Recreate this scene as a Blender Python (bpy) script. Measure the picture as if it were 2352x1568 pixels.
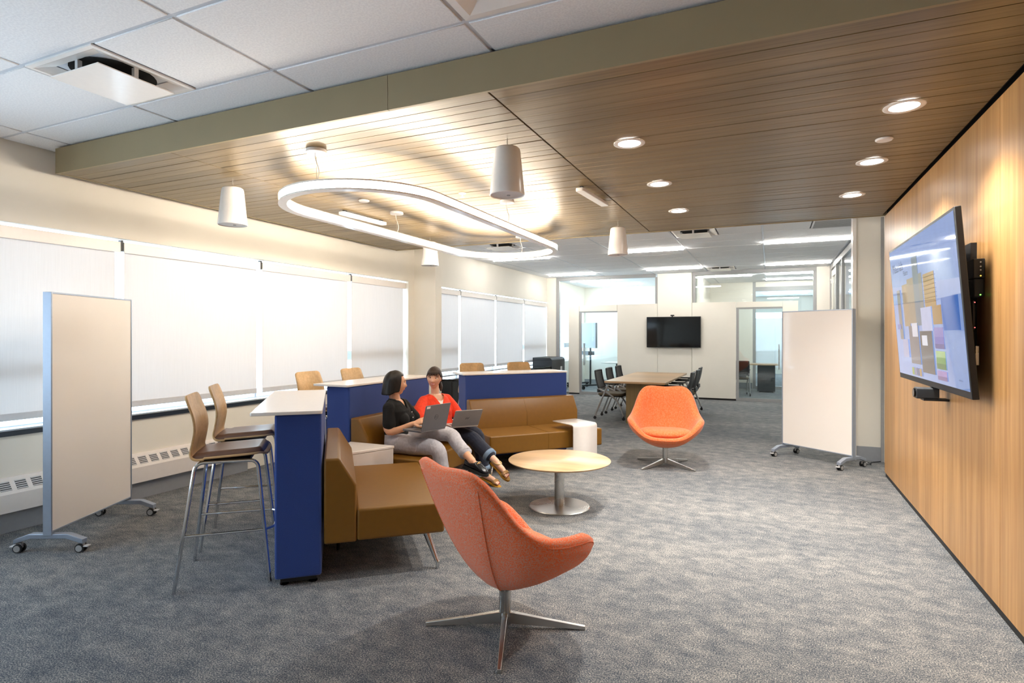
import bpy, bmesh, math, random
from mathutils import Vector, Matrix, Euler
random.seed(7)
S = bpy.context.scene
C = S.collection
for o in list(bpy.data.objects): bpy.data.objects.remove(o)
PI = math.pi
def R(d): return math.radians(d)

# ---------------------------------------------------------------- camera, world, exposure
FPX = 1330.0                        # focal length in pixels of the 2352 x 1568 frame
YAW = math.atan2(592, FPX)
cam = bpy.data.objects.new('camera', bpy.data.cameras.new('camera'))
C.objects.link(cam)
cam.location = (0, 0, 1.5)
cam.rotation_euler = (PI/2, 0, YAW)
cam.data.sensor_width = 36.0
cam.data.lens = FPX/2352*36.0
cam.data.shift_y = -14.0/2352
cam.data.clip_start = 0.05
S.camera = cam

W = bpy.data.worlds.new('sky'); S.world = W
W.use_nodes = True
bgn = W.node_tree.nodes['Background']
bgn.inputs[0].default_value = (0.74, 0.88, 1.0, 1)      # bright overcast sky
bgn.inputs[1].default_value = 4.6
vs = S.view_settings
vs.view_transform = 'Standard'; vs.look = 'None'; vs.gamma = 1.0; vs.use_curve_mapping = False
vs.exposure = 1.0

RING_E, STRIP_E, SPOT_W = 34.0, 36.0, 100.0
S.cycles.diffuse_bounces = 6
WARM = (1.0, 0.87, 0.71); NEUT = (1.0, 0.95, 0.88)

# ---------------------------------------------------------------- materials
def lin(r, g, b):
    f = lambda c: (c/255/12.92 if c/255 <= .04045 else ((c/255+.055)/1.055)**2.4)
    return (f(r), f(g), f(b), 1)
M = {}
def mat(name, col, rough=.5, metal=0., spec=.5, emit=None, es=0., coat=0., sheen=0.):
    m = bpy.data.materials.new(name); m.use_nodes = True
    b = m.node_tree.nodes['Principled BSDF']
    b.inputs['Base Color'].default_value = col
    b.inputs['Roughness'].default_value = rough
    b.inputs['Metallic'].default_value = metal
    b.inputs['Specular IOR Level'].default_value = spec
    if coat: b.inputs['Coat Weight'].default_value = coat; b.inputs['Coat Roughness'].default_value = .05
    if sheen: b.inputs['Sheen Weight'].default_value = sheen
    if emit: b.inputs['Emission Color'].default_value = (*emit[:3], 1); b.inputs['Emission Strength'].default_value = es
    M[name] = m
    return m
def N(m, t, **kw):
    n = m.node_tree.nodes.new(t)
    for k, v in kw.items(): setattr(n, k, v)
    return n
def L(m, a, ao, b, bi): m.node_tree.links.new(a.outputs[ao], b.inputs[bi])
def coords(m, kind='Object', scale=(1, 1, 1), rnd=0.):
    """texture coordinates ('World' = true position), scaled; rnd adds a per-object offset"""
    mp = N(m, 'ShaderNodeMapping'); mp.inputs['Scale'].default_value = scale
    if kind == 'World':
        g = N(m, 'ShaderNodeNewGeometry'); L(m, g, 'Position', mp, 'Vector')
    else:
        g = N(m, 'ShaderNodeTexCoord'); L(m, g, kind, mp, 'Vector')
    if rnd:
        oi = N(m, 'ShaderNodeObjectInfo'); mu = N(m, 'ShaderNodeMath', operation='MULTIPLY'); mu.inputs[1].default_value = rnd
        L(m, oi, 'Random', mu, 0); cx = N(m, 'ShaderNodeCombineXYZ')
        for i in range(3): L(m, mu, 0, cx, i)
        L(m, cx, 0, mp, 'Location')
    return mp
def noise(m, mp, scale=5., detail=3., rough=.5, dist=0.):
    n = N(m, 'ShaderNodeTexNoise'); n.inputs['Scale'].default_value = scale
    n.inputs['Detail'].default_value = detail; n.inputs['Roughness'].default_value = rough; n.inputs['Distortion'].default_value = dist
    L(m, mp, 0, n, 'Vector'); return n
def ramp(m, src, so, stops):
    r = N(m, 'ShaderNodeValToRGB'); e = r.color_ramp.elements
    while len(e) < len(stops): e.new(.5)
    for i, (p, c) in enumerate(stops):
        e[i].position = p; e[i].color = c if len(c) == 4 else (*c, 1)
    L(m, src, so, r, 'Fac'); return r
def mixc(m, fac, a, b, mode='MIX'):
    x = N(m, 'ShaderNodeMix', data_type='RGBA', blend_type=mode)
    for key, val in ((0, fac), (6, a), (7, b)):
        if isinstance(val, tuple) and hasattr(val[0], 'outputs'): m.node_tree.links.new(val[0].outputs[val[1]], x.inputs[key])
        else: x.inputs[key].default_value = val
    return (x, 2)
def tobase(m, src, so=0): L(m, src, so, m.node_tree.nodes['Principled BSDF'], 'Base Color')
def bump(m, src, so, strength=.3, dist=.002):
    b = N(m, 'ShaderNodeBump'); b.inputs['Strength'].default_value = strength; b.inputs['Distance'].default_value = dist
    L(m, src, so, b, 'Height'); L(m, b, 0, m.node_tree.nodes['Principled BSDF'], 'Normal'); return b

def speckle(name, c1, c2, scale, rough=.9, bs=.4, bd=.002, lo=.42, hi=.58, kind='Object', sheen=0.):
    m = mat(name, c1, rough, sheen=sheen); mp = coords(m, kind); n = noise(m, mp, scale, 4, .6)
    tobase(m, ramp(m, n, 0, [(lo, c1), (hi, c2)])); bump(m, n, 0, bs, bd); return m
def plain(name, col, rough=.5, var=.06, scale=30, **kw):
    """plain colour with a whisper of procedural mottling"""
    m = mat(name, col, rough, **kw); n = noise(m, coords(m), scale, 3)
    d = tuple(c*(1-var) for c in col[:3]); u = tuple(min(1, c*(1+var)) for c in col[:3])
    tobase(m, ramp(m, n, 0, [(.35, d), (.65, u)])); return m
def wood(name, c1, c2, axis, rough=.4, fine=60, kind='Object', rnd=9., coat=0., bs=.08):
    """straight grain running along axis (0, 1, 2)"""
    m = mat(name, c1, rough, coat=coat)
    sc = [1., 1., 1.]; sc[axis] = .035
    mp = coords(m, kind, tuple(sc), rnd)
    n1 = noise(m, mp, fine, 5, .65); n2 = noise(m, mp, fine*.13, 2, .5)
    r1 = ramp(m, n1, 0, [(.3, c1), (.7, c2)])
    r2 = ramp(m, n2, 0, [(.3, (.72, .72, .72)), (.7, (1.12, 1.12, 1.12))])
    x = mixc(m, 1., (r1, 0), (r2, 0), 'MULTIPLY'); tobase(m, *x); bump(m, n1, 0, bs, .001); return m

# carpet: blue grey loop pile with pale flecks gathered in loose drifts
m = mat('carpet', (.2, .2, .2, 1), .95, spec=.1)
mp = coords(m, 'World'); f1 = noise(m, mp, 150, 4, .75); f2 = noise(m, coords(m, 'World', (.9, 1.25, 1)), 8, 7, .75)
f3 = noise(m, coords(m, 'World', (.4, 1, 1)), .9, 2, .5)
ad = N(m, 'ShaderNodeMath', operation='MULTIPLY_ADD'); ad.inputs[1].default_value = .30; L(m, f2, 0, ad, 0); L(m, f1, 0, ad, 2)
ad2 = N(m, 'ShaderNodeMath', operation='MULTIPLY_ADD'); ad2.inputs[1].default_value = .12; L(m, f3, 0, ad2, 0); L(m, ad, 0, ad2, 2)
tobase(m, ramp(m, ad2, 0, [(.57, lin(57, 65, 76)), (.69, lin(96, 102, 109)), (.77, lin(148, 146, 142)), (.87, lin(196, 191, 183))]))
bump(m, f1, 0, .7, .004)

plain('wall_paint', lin(236, 232, 222), .75, .01, 3)
plain('panel_white', lin(240, 234, 222), .45, .01, 3)
speckle('ceiling_tile', lin(234, 235, 238), lin(243, 244, 246), 90, .9, .35, .002)
plain('grid_white', lin(206, 211, 219), .5, .02)
plain('metal_paint', lin(206, 206, 208), .45, .02)
plain('white_gloss', lin(240, 236, 232), .22, .01)
plain('white_laminate', lin(238, 232, 228), .28, .01)
plain('board_face', lin(240, 234, 228), .08, .008, 2, coat=.4)
plain('board_frame', lin(158, 168, 184), .38, .02, metal=.5)
plain('silver_frame', lin(150, 153, 156), .4, .03, metal=.35)
plain('alu_grey', lin(160, 160, 160), .45, .02)
plain('window_frame', lin(176, 186, 196), .4, .02)
plain('sill_shade', lin(34, 44, 56), .4, .05)  # shade on the sill's front edge, put into a dark colour
plain('base_grey', lin(150, 154, 160), .6, .02)
plain('black', lin(14, 15, 17), .5, .1)
plain('black_gloss', lin(5, 5, 6), .06, .05, spec=.3)
plain('void', lin(6, 6, 7), .9, .1)
plain('charcoal', lin(42, 46, 50), .5, .06)
plain('rubber', lin(30, 32, 34), .7, .06)
mat('chrome', lin(205, 208, 212), .12, 1.); mat('steel', lin(190, 190, 188), .28, 1.)
for k, sc in (('chrome', 2), ('steel', 2)):
    n = noise(M[k], coords(M[k]), sc, 2); rr = ramp(M[k], n, 0, [(.3, (.09,)*3 if k == 'chrome' else (.22,)*3), (.7, (.15,)*3 if k == 'chrome' else (.34,)*3)])
    L(M[k], rr, 0, M[k].node_tree.nodes['Principled BSDF'], 'Roughness')
plain('fascia_paint', lin(150, 135, 104), .55, .02, 4)
wood('plank_wood', lin(142, 121, 87), lin(112, 94, 63), 0, .36, 55, rnd=20., bs=.05)
wood('wall_veneer', lin(200, 156, 102), lin(168, 121, 70), 2, .38, 26, 'World', 0., bs=.03)
wood('oak_ply', lin(222, 186, 134), lin(202, 162, 108), 0, .42, 42, bs=.04)
wood('maple', lin(206, 175, 136), lin(192, 156, 114), 0, .3, 26, bs=.02)
wood('maple_dark', lin(150, 128, 84), lin(132, 110, 70), 2, .5, 30, bs=.02)
speckle('blue_fabric', lin(28, 53, 120), lin(49, 78, 152), 420, .9, .5, .0015, .35, .65, sheen=.15)
plain('leather', lin(122, 83, 17), .42, .03, 25)
n = noise(M['leather'], coords(M['leather']), 260, 3); bump(M['leather'], n, 0, .12, .001)
plain('seat_leather', lin(120, 88, 72), .36, .04, 25)
plain('grey_seat', lin(104, 92, 74), .7, .06, 60)
m = mat('orange_boucle', lin(236, 112, 58), .95, sheen=.2); mp = coords(m); a1 = noise(m, mp, 150, 4, .7); a2 = noise(m, mp, 190, 2, .6)
tobase(m, ramp(m, a1, 0, [(.40, lin(240, 100, 40)), (.50, lin(236, 116, 66)), (.57, lin(222, 150, 122)), (.68, lin(198, 156, 138))]))
bump(m, a1, 0, .8, .004)
speckle('orange_felt', lin(214, 100, 46), lin(206, 124, 82), 70, .95, .25, .002, .4, .66, sheen=.2)

def emis(name, col, s, base=(.9, .9, .9, 1)):
    return mat(name, base, .5, emit=col, es=s)
emis('ring_glow', WARM, RING_E); emis('strip_glow', NEUT, STRIP_E); emis('down_glow', NEUT, 14.)
emis('led_green', (.2, 1, .1), 1.5); emis('led_red', (1, .1, .1), 1.5); emis('led_amber', (1, .6, .05), 1.5)
def glass(name, tint, refl=.06, rough=0.):
    m = bpy.data.materials.new(name); m.use_nodes = True; nt = m.node_tree; nt.nodes.clear()
    o = N(m, 'ShaderNodeOutputMaterial'); t = N(m, 'ShaderNodeBsdfTransparent'); g = N(m, 'ShaderNodeBsdfGlossy')
    t.inputs[0].default_value = tint; g.inputs['Roughness'].default_value = .02
    lw = N(m, 'ShaderNodeLayerWeight'); lw.inputs[0].default_value = .5; pw = N(m, 'ShaderNodeMath', operation='POWER'); pw.inputs[1].default_value = 4.
    L(m, lw, 'Facing', pw, 0); fr = N(m, 'ShaderNodeMath', operation='MULTIPLY_ADD'); fr.inputs[1].default_value = .75; fr.inputs[2].default_value = .045; L(m, pw, 0, fr, 0)
    x = N(m, 'ShaderNodeMixShader'); L(m, fr, 0, x, 0); L(m, t, 0, x, 1); L(m, g, 0, x, 2); L(m, x, 0, o, 0); M[name] = m
glass('glass', (.93, .97, .98, 1)); glass('window_glass', (.95, .98, 1, 1))
def cloth_shade(name, col, tr, opacity=.97):
    """roller screen cloth: daylight soaks through it"""
    m = bpy.data.materials.new(name); m.use_nodes = True; nt = m.node_tree; nt.nodes.clear()
    o = N(m, 'ShaderNodeOutputMaterial'); d = N(m, 'ShaderNodeBsdfDiffuse'); t = N(m, 'ShaderNodeBsdfTranslucent'); x = N(m, 'ShaderNodeMixShader')
    w = noise(m, coords(m, 'World', (1, 40, .6)), 8, 4); rr = ramp(m, w, 0, [(.3, tuple(c*.95 for c in col)), (.7, col)])
    L(m, rr, 0, d, 0); L(m, rr, 0, t, 0); x.inputs[0].default_value = tr
    tp = N(m, 'ShaderNodeBsdfTransparent'); y = N(m, 'ShaderNodeMixShader'); y.inputs[0].default_value = 1-opacity
    L(m, d, 0, x, 1); L(m, t, 0, x, 2); L(m, x, 0, y, 1); L(m, tp, 0, y, 2); L(m, y, 0, o, 0); M[name] = m
cloth_shade('shade_cloth', (.87, .86, .86), .155); cloth_shade('frosted', (.9, .95, .98), .6, .8)

# ---------------------------------------------------------------- mesh helpers
class MB:
    def __init__(s): s.v = []; s.f = []; s.sm = []
    def add(s, vs, fs, smooth=False):
        k = len(s.v); s.v += [tuple(v) for v in vs]; s.f += [tuple(i+k for i in f) for f in fs]; s.sm += [smooth]*len(fs); return s
    def box(s, x0, x1, y0, y1, z0, z1, T=None):
        vs = [Vector((x, y, z)) for z in (z0, z1) for y in (y0, y1) for x in (x0, x1)]
        if T is not None: vs = [T @ v for v in vs]
        return s.add(vs, [(0, 2, 3, 1), (4, 5, 7, 6), (0, 1, 5, 4), (2, 6, 7, 3), (0, 4, 6, 2), (1, 3, 7, 5)])
    def rings(s, rs, smooth=True, caps=True, closed=False):
        n = len(rs[0]); vs = [p for r in rs for p in r]; fs = []
        m = len(rs)
        for i in range(m if closed else m-1):
            a, b = i*n, ((i+1) % m)*n
            for j in range(n): fs.append((a+j, a+(j+1) % n, b+(j+1) % n, b+j))
        s.add(vs, fs, smooth)
        if caps and not closed:
            k = len(s.v)-n*m
            s.f += [tuple(k+j for j in reversed(range(n))), tuple(k+(m-1)*n+j for j in range(n))]; s.sm += [False, False]
        return s
    def cyl(s, p0, p1, r0, r1=None, n=20, caps=True): return s.tube([p0, p1], [r0, r0 if r1 is None else r1], n, caps=caps)
    def tube(s, pts, r, n=10, caps=True, closed=False, flat=1.):
        pts = [Vector(p) for p in pts]; m = len(pts)
        rs = r if isinstance(r, (list, tuple)) else [r]*m
        out = []; up = None
        for i, p in enumerate(pts):
            if closed: t = pts[(i+1) % m]-pts[i-1]
            else: t = pts[min(i+1, m-1)]-pts[max(i-1, 0)]
            t.normalize()
            if up is None:
                up = Vector((0, 0, 1)) if abs(t.z) < .9 else Vector((1, 0, 0))
            up = (up-t*up.dot(t)).normalized(); sd = t.cross(up)
            out.append([p+(up*math.cos(2*PI*j/n)*flat+sd*math.sin(2*PI*j/n))*rs[i] for j in range(n)])
        return s.rings(out, True, caps, closed)
    def lathe(s, prof, n=40, c=(0, 0, 0), caps=True):
        return s.rings([[Vector((c[0]+r*math.cos(2*PI*j/n), c[1]+r*math.sin(2*PI*j/n), c[2]+z)) for j in range(n)] for r, z in prof], True, caps)
    def prism(s, poly, a, b, axis=2, T=None):
        def P(p, h):
            v = Vector((h, p[0], p[1])) if axis == 0 else Vector((p[0], h, p[1])) if axis == 1 else Vector((p[0], p[1], h))
            return T @ v if T is not None else v
        n = len(poly); vs = [P(p, a) for p in poly]+[P(p, b) for p in poly]
        return s.add(vs, [tuple(reversed(range(n))), tuple(range(n, 2*n))]+[(i, (i+1) % n, n+(i+1) % n, n+i) for i in range(n)])
    def grid(s, fn, nu, nv, smooth=True, wrapu=False):
        vs = [fn(i/(nu-1 if not wrapu else nu), j/(nv-1)) for j in range(nv) for i in range(nu)]
        fs = [(j*nu+i, j*nu+(i+1) % nu, (j+1)*nu+(i+1) % nu, (j+1)*nu+i) for j in range(nv-1) for i in range(nu if wrapu else nu-1)]
        return s.add(vs, fs, smooth)
    def ball(s, c, r, nu=20, nv=12, T=None):
        r = (r, r, r) if not isinstance(r, (tuple, list)) else r; c = Vector(c); rs = []
        for j in range(1, nv):
            a = PI*j/nv
            ring = [Vector((r[0]*math.sin(a)*math.cos(2*PI*i/nu), r[1]*math.sin(a)*math.sin(2*PI*i/nu), -r[2]*math.cos(a))) for i in range(nu)]
            rs.append([c+(T @ q if T is not None else q) for q in ring])
        return s.rings(rs, True, True)
    def build(s, name, m, parent=None, bevel=0., seg=2, angle=35., solid=0., sub=0):
        me = bpy.data.meshes.new(name); me.from_pydata(s.v, [], s.f); me.update()
        bm = bmesh.new(); bm.from_mesh(me); bmesh.ops.recalc_face_normals(bm, faces=bm.faces); bm.to_mesh(me); bm.free()
        me.materials.append(M[m] if isinstance(m, str) else m)
        o = bpy.data.objects.new(name, me); C.objects.link(o)
        sm = any(s.sm) or bevel > 0 or sub > 0
        if sm:
            me.polygons.foreach_set('use_smooth', [True]*len(me.polygons))
            if sub == 0: me.set_sharp_from_angle(angle=R(angle))
        if solid:
            k = o.modifiers.new('solid', 'SOLIDIFY'); k.thickness = solid; k.offset = 0
        if bevel:
            k = o.modifiers.new('bevel', 'BEVEL'); k.width = bevel; k.segments = seg; k.limit_method = 'ANGLE'; k.angle_limit = R(40)
            k.harden_normals = False
        if sub:
            k = o.modifiers.new('sub', 'SUBSURF'); k.levels = sub; k.render_levels = sub
        if parent is not None: o.parent = parent
        return o
def bx(*a): return MB().box(*a)
def tag(o, label, cat, group=None):
    o['label'] = label; o['category'] = cat
    if group: o['group'] = group
    return o
def thing(name, label, cat, loc=(0, 0, 0), rz=0., group=None):
    o = bpy.data.objects.new(name, None); C.objects.link(o); o.empty_display_size = .1
    o.location = loc; o.rotation_euler = (0, 0, rz); return tag(o, label, cat, group)
def struct(o, label=None):
    o['kind'] = 'structure'
    if label: o['label'] = label
    return o
def sempty(name, label=None, loc=(0, 0, 0)):
    o = bpy.data.objects.new(name, None); C.objects.link(o); o.location = loc; return struct(o, label)
def inst(src, parent, loc=(0, 0, 0), rot=(0, 0, 0), scale=None):
    o = src.copy(); C.objects.link(o); o.parent = parent; o.location = loc; o.rotation_euler = rot
    if scale: o.scale = scale
    return o
def copy_tree(root, loc, rz, label, group=None):
    r = root.copy(); C.objects.link(r); r.location = loc; r.rotation_euler = (0, 0, rz); r['label'] = label
    if group: r['group'] = group
    for ch in list(root.children):
        c = ch.copy(); C.objects.link(c); c.parent = r
        for g in list(ch.children):
            d = g.copy(); C.objects.link(d); d.parent = c
    return r
def bend(pts, rad, n=5):
    """polyline with rounded corners"""
    pts = [Vector(p) for p in pts]; out = [pts[0]]
    for i in range(1, len(pts)-1):
        a, b, c = pts[i-1], pts[i], pts[i+1]
        r = min(rad, (a-b).length*.49, (c-b).length*.49)
        p, q = b+(a-b).normalized()*r, b+(c-b).normalized()*r
        for k in range(n+1):
            t = k/n; out.append(p*(1-t)**2+b*2*t*(1-t)+q*t*t)
    return out+[pts[-1]]
def rrect(w, h, r, n=5, cx=0, cy=0):
    out = []
    for sx, sy, a0 in ((1, 1, 0), (-1, 1, 90), (-1, -1, 180), (1, -1, 270)):
        for k in range(n+1):
            a = R(a0+90*k/n); out.append((cx+sx*(w/2-r)+r*math.cos(a), cy+sy*(h/2-r)+r*math.sin(a)))
    return out
# ================================================================ SETTING
XW, XR = -5.355, 1.12                 # window wall and timber wall planes
ZC, ZS = 3.0, 2.79                    # tile ceiling, timber soffit
struct(bx(-5.7, 6.2, -3.2, 25, -.1, 0).build('floor', 'carpet'), 'blue grey carpet with pale flecks')
wl = sempty('wall_left', 'cream window wall')
for n_, b in enumerate([(-5.43, XW, -3.2, 17.9, 2.375, 3.02), (-5.7, -5.43, -3.2, 17.9, 2.50, 3.02), (-5.7, XW, -3.2, 17.9, 0, .765), (-5.7, XW-.001, 7.9, 8.3, .765, 2.499),
          (-5.7, XW-.001, 14.47, 14.75, .765, 2.499), (-5.7, XW-.001, 17.6, 17.9, .765, 2.499), (-5.7, XW-.001, -3.2, -2.96, .765, 2.499)]):
    bx(*b).build('wall_panel', 'wall_paint', wl)
struct(bx(-5.36, -4.95, 8.07, 8.26, 0, 3.02).build('wall_column', 'wall_paint'), 'cream column between the two runs of windows')
wr = sempty('wall_right', 'timber veneer wall')
bx(XR+.02, 1.45, -3.2, 7.255, 0, 3.02).build('backing', 'void', wr)
ye = [7.26, 6.146, 5.005, 3.872, 2.73, 1.59, .45, -.69, -1.83, -3.2]
for a, b in zip(ye[1:], ye): bx(XR, XR+.02, a+.0015, b-.0015, .045, 2.77).build('panel', 'wall_veneer', wr)
bx(XR+.008, XR+.02, -3.2, 7.25, 0, .045).build('plinth', 'black', wr)
struct(bx(1.235, 1.45, 7.26, 8.1, 0, 3.02).build('wall_nook', 'wall_paint'))
struct(bx(.952, 1.45, 8.07, 8.2, 0, 3.02).build('wall_return', 'wall_paint'), 'white end wall behind the right whiteboard')
struct(bx(.955, 1.235, 8.058, 8.07, 0, .17).build('baseboard_return', 'base_grey'))
struct(bx(.915, .952, 8.05, 8.2, 0, 3.02).build('trim_1', 'white_gloss'))
struct(bx(1.205, 1.235, 8.04, 8.07, 0, 2.9).build('trim_2', 'alu_grey'))
struct(bx(-5.7, 1.45, -3.4, -3.2, 0, 3.02).build('wall_back', 'wall_paint'))

# ---- windows: frame, sill, panes, some with a lower opening sash
def window(i, y0, y1, sash, x=-5.5):
    w = sempty('window_%d' % i)
    z0, z1 = .765, 2.50
    for a, b, c_, d in ((y0, y0+.014, z0, z1), (y1-.014, y1, z0, z1), (y0+.014, y1-.014, z0, z0+.02), (y0+.014, y1-.014, z1-.03, z1)):
        bx(x-.014, x+.014, a, b, c_, d).build('window_frame', 'window_frame', w)
    if sash:
        bx(x-.04, x+.02, y0+.014, y1-.014, 1.15, 1.28).build('sash_rail', 'window_frame', w)
        bx(x-.012, x-.004, y0+.014, y1-.014, z0+.02, 1.15).build('pane', 'window_glass', w)
        bx(x-.012, x-.004, y0+.014, y1-.014, 1.28, z1-.03).build('pane', 'window_glass', w)
    else:
        bx(x-.012, x-.004, y0+.014, y1-.014, z0+.02, z1-.03).build('pane', 'window_glass', w)
    return w
WY = [(-2.96, -1.38, 0), (-1.38, .205, 0), (.205, 1.79, 0), (1.79, 3.375, 1), (3.375, 4.96, 0), (4.96, 6.545, 0), (6.545, 7.9, 1),
      (8.3, 9.725, 1), (9.725, 11.31, 0), (11.31, 12.88, 0), (12.88, 14.47, 1), (14.75, 16.1, 0), (16.1, 17.6, 1)]
for i, (a, b, s_) in enumerate(WY): window(i+1, a, b, s_)
struct(bx(-5.46, XW+.02, -2.96, 7.9, .765, .777).build('window_sill_1', 'window_frame'))
struct(bx(-5.46, XW+.02, 8.3, 14.47, .765, .777).build('window_sill_2', 'window_frame'))
struct(bx(XW, XW+.022, -2.96, 7.9, .725, .763).build('sill_shade_strip', 'sill_shade'), 'dark strip painted as shade under the window sill')  # strip carries the sill edge's shade as colour

SHADE_L = ['pale roller shade on the window seen behind the left whiteboard', 'wide white roller shade right of the left whiteboard',
           'white roller shade behind the two wooden stools at the blue divider', 'roller shade with a grey sash band left of the cream column',
           'narrow roller shade just beyond the cream column', 'second roller shade beyond the cream column',
           'third roller shade beyond the cream column', 'last roller shade beside the glass partition, with a grey sash band']
def shade(y0, y1, label, low=0.):
    t = thing('roller_shade', label, 'window shade', (-5.43, (y0+y1)/2, .80), 0, 'roller shades along the window wall')
    h = (y1-y0)/2
    bx(-.001, .001, -h+.042, h-.042, .085+low, 1.47).build('shade_cloth', 'shade_cloth', t)
    bx(-.012, .012, -h+.04, h-.04, .032+low, .088+low).build('hem_bar', 'metal_paint', t, .004)
    bx(-.03, .03, -h+.025, h-.005, 1.455, 1.552).build('valance', 'white_laminate', t, .003)
    bx(-.02, .02, -h+.002, -h+.024, 1.47, 1.57).build('bracket', 'charcoal', t)
k = 0
for i, (a, b, s_) in enumerate(WY[:11]):
    if i < 3: shade(a, b, ['pale roller shade behind the camera, farthest back', 'pale roller shade behind the camera', 'pale roller shade level with the camera'][i], 1.3); continue
    shade(a, b, SHADE_L[k]); k += 1

# ---- long heater cabinet under the windows
ht = thing('baseboard_heater', 'long white heater cabinet with slotted top running under the windows', 'heater', (XW, 0, 0))
MB().prism([(0, .16), (.115, .16), (.115, .30), (.03, .41), (0, .41)], -2.9, 4.72, axis=1).build('cabinet', 'white_laminate', ht, .003)
bx(.0, .06, -2.9, 4.68, 0, .16).build('base', 'base_grey', ht)
sl = MB(); T = Matrix.Translation((.0725, 0, .355)) @ Matrix.Rotation(math.atan2(.11, -.085)-PI, 4, 'Y') if False else None
d = Vector((-.085, 0, .11)).normalized(); nn = Vector((.11, 0, .085)).normalized()
def slot_mesh():
    b_, s_ = MB(), MB(); c0 = Vector((.0725, 0, .355))
    def q(u0, u1, y0, y1, h): return [c0+d*u+nn*h+Vector((0, y, 0)) for u, y in ((u0, y0), (u1, y0), (u1, y1), (u0, y1))]
    b_.add(q(-.04, .04, -.036, .036, .0012), [(0, 1, 2, 3)])
    for k in range(5):
        u = -.034+k*.017
        vs = q(u-.0045, u+.0045, -.036, .036, .001)+q(u-.0045, u+.0045, -.036, .036, .004)
        s_.add(vs, [(4, 5, 6, 7), (0, 1, 5, 4), (1, 2, 6, 5), (2, 3, 7, 6), (3, 0, 4, 7)])
    return b_, s_
b_, s_ = slot_mesh()
g0 = b_.build('grille', 'charcoal', ht); s0 = s_.build('slats', 'metal_paint', g0)
g0.location.y = -.62
for k in range(1, 51):
    g = inst(g0, ht, (0, -.62+k*.1055, 0)); s2 = s0.copy(); C.objects.link(s2); s2.parent = g
MB().cyl((.09, 4.08, .37), (.13, 4.08, .40), .012).build('valve_knob', 'white_gloss', ht)

# ---- tile ceiling
ce = sempty('ceiling', 'white tile ceiling')
bx(-5.7, 6.2, -3.4, 25, 3.025, 3.15).build('slab', 'grid_white', ce)
GX = [XW, -5.03, -3.80, -2.57, -1.335, -.095, 1.14]
GY0, DY = 2.447-.6096*9, .6096
YS = [GY0+k*DY for k in range(34) if GY0+k*DY < 17.8]
SKIP = {(-3.80, 7)}
tiles = {}
def tile(x0, x1, y0, y1):
    key = (round(x1-x0, 3), round(y1-y0, 3))
    if key not in tiles:
        tiles[key] = bx(-key[0]/2+.012, key[0]/2-.012, -key[1]/2+.012, key[1]/2-.012, ZC, 3.018).build('ceiling_tile', 'ceiling_tile', ce, .003, 1)
        o = tiles[key]
    else: o = inst(tiles[key], ce)
    o.location = ((x0+x1)/2, (y0+y1)/2, 0)
DIFF = [(-3.80, -3.19, 1.8374, 2.447), (-1.31, -.70, 8.5334, 9.143), (-4.42, -3.80, 8.5334, 9.143), (-1.31, -.70, 13.41, 14.02)]
HOLE = [(-1.335, -.095, 1.8374, 2.447), (.52, 1.14, 8.5334, 9.143)]
for y in YS:
    y1 = y+DY
    if y > 2.3 and y1 < 7.5 and y > 2.5: continue
    if y > 17.2: continue
    for a, b in zip(GX, GX[1:]):
        cut = [h for h in DIFF+HOLE if abs(h[2]-y) < .1 and h[0] < b-.1 and h[1] > a+.1]
        x0 = a
        for h in sorted(cut):
            if h[0] > x0+.1: tile(x0, h[0], y, y1)
            x0 = h[1]
        if b > x0+.1: tile(x0, b, y, y1)
for a in GX[1:]:
    bx(a-.012, a+.012, -3.2, 2.74, 3.007, 3.024).build('grid_bar', 'grid_white', ce)
    bx(a-.012, a+.012, 7.3, 17.7, 2.998, 3.024).build('grid_bar', 'grid_white', ce)
for y in YS:
    if 2.8 < y < 7.3: continue
    bx(XW, 1.14, y-.012, y+.012, 3.006, 3.023).build('grid_bar', 'grid_white', ce)

# ---- timber soffit
so = sempty('ceiling_soffit', 'dropped timber plank ceiling')
X0, X1, Y0, Y1 = -5.19, XR, 2.73, 7.335
bx(X0+.02, X1, Y0+.03, Y1-.02, ZS+.012, ZS+.03).build('backing', 'void', so)
for n_, (a, b) in enumerate(((X0, -1.993), (-1.99, 1.3))):
    bx(a, b, Y0, Y0+.02, ZS-.004, 2.985).build('fascia', 'fascia_paint', so)
bx(X0, X0+.02, Y0+.02, Y1, ZS-.002, 2.985).build('fascia', 'fascia_paint', so)
bx(X0, 1.3, Y1-.02, Y1, ZS-.004, 2.985).build('fascia', 'fascia_paint', so)
bx(X0-.13, X0-.02, Y0+.3, Y1, 2.87, 2.90).build('edge_trim', 'metal_paint', so)
seg = [(X0+.03, -3.868), (-3.866, -1.371), (-1.361, 1.105)]
pl = [bx(-(b-a)/2, (b-a)/2, -.0495, .0495, 0, .012).build('plank', 'plank_wood', so, .0015, 1) for a, b in seg]
y = Y0+.028+.0495; first = True; rr = random.Random(3)
while y+.05 < Y1-.02:
    for k, (a, b) in enumerate(seg):
        o = pl[k] if first else inst(pl[k], so)
        o.location = ((a+b)/2, y, ZS+rr.uniform(0, .0022))
    first = False; y += .1031

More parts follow.
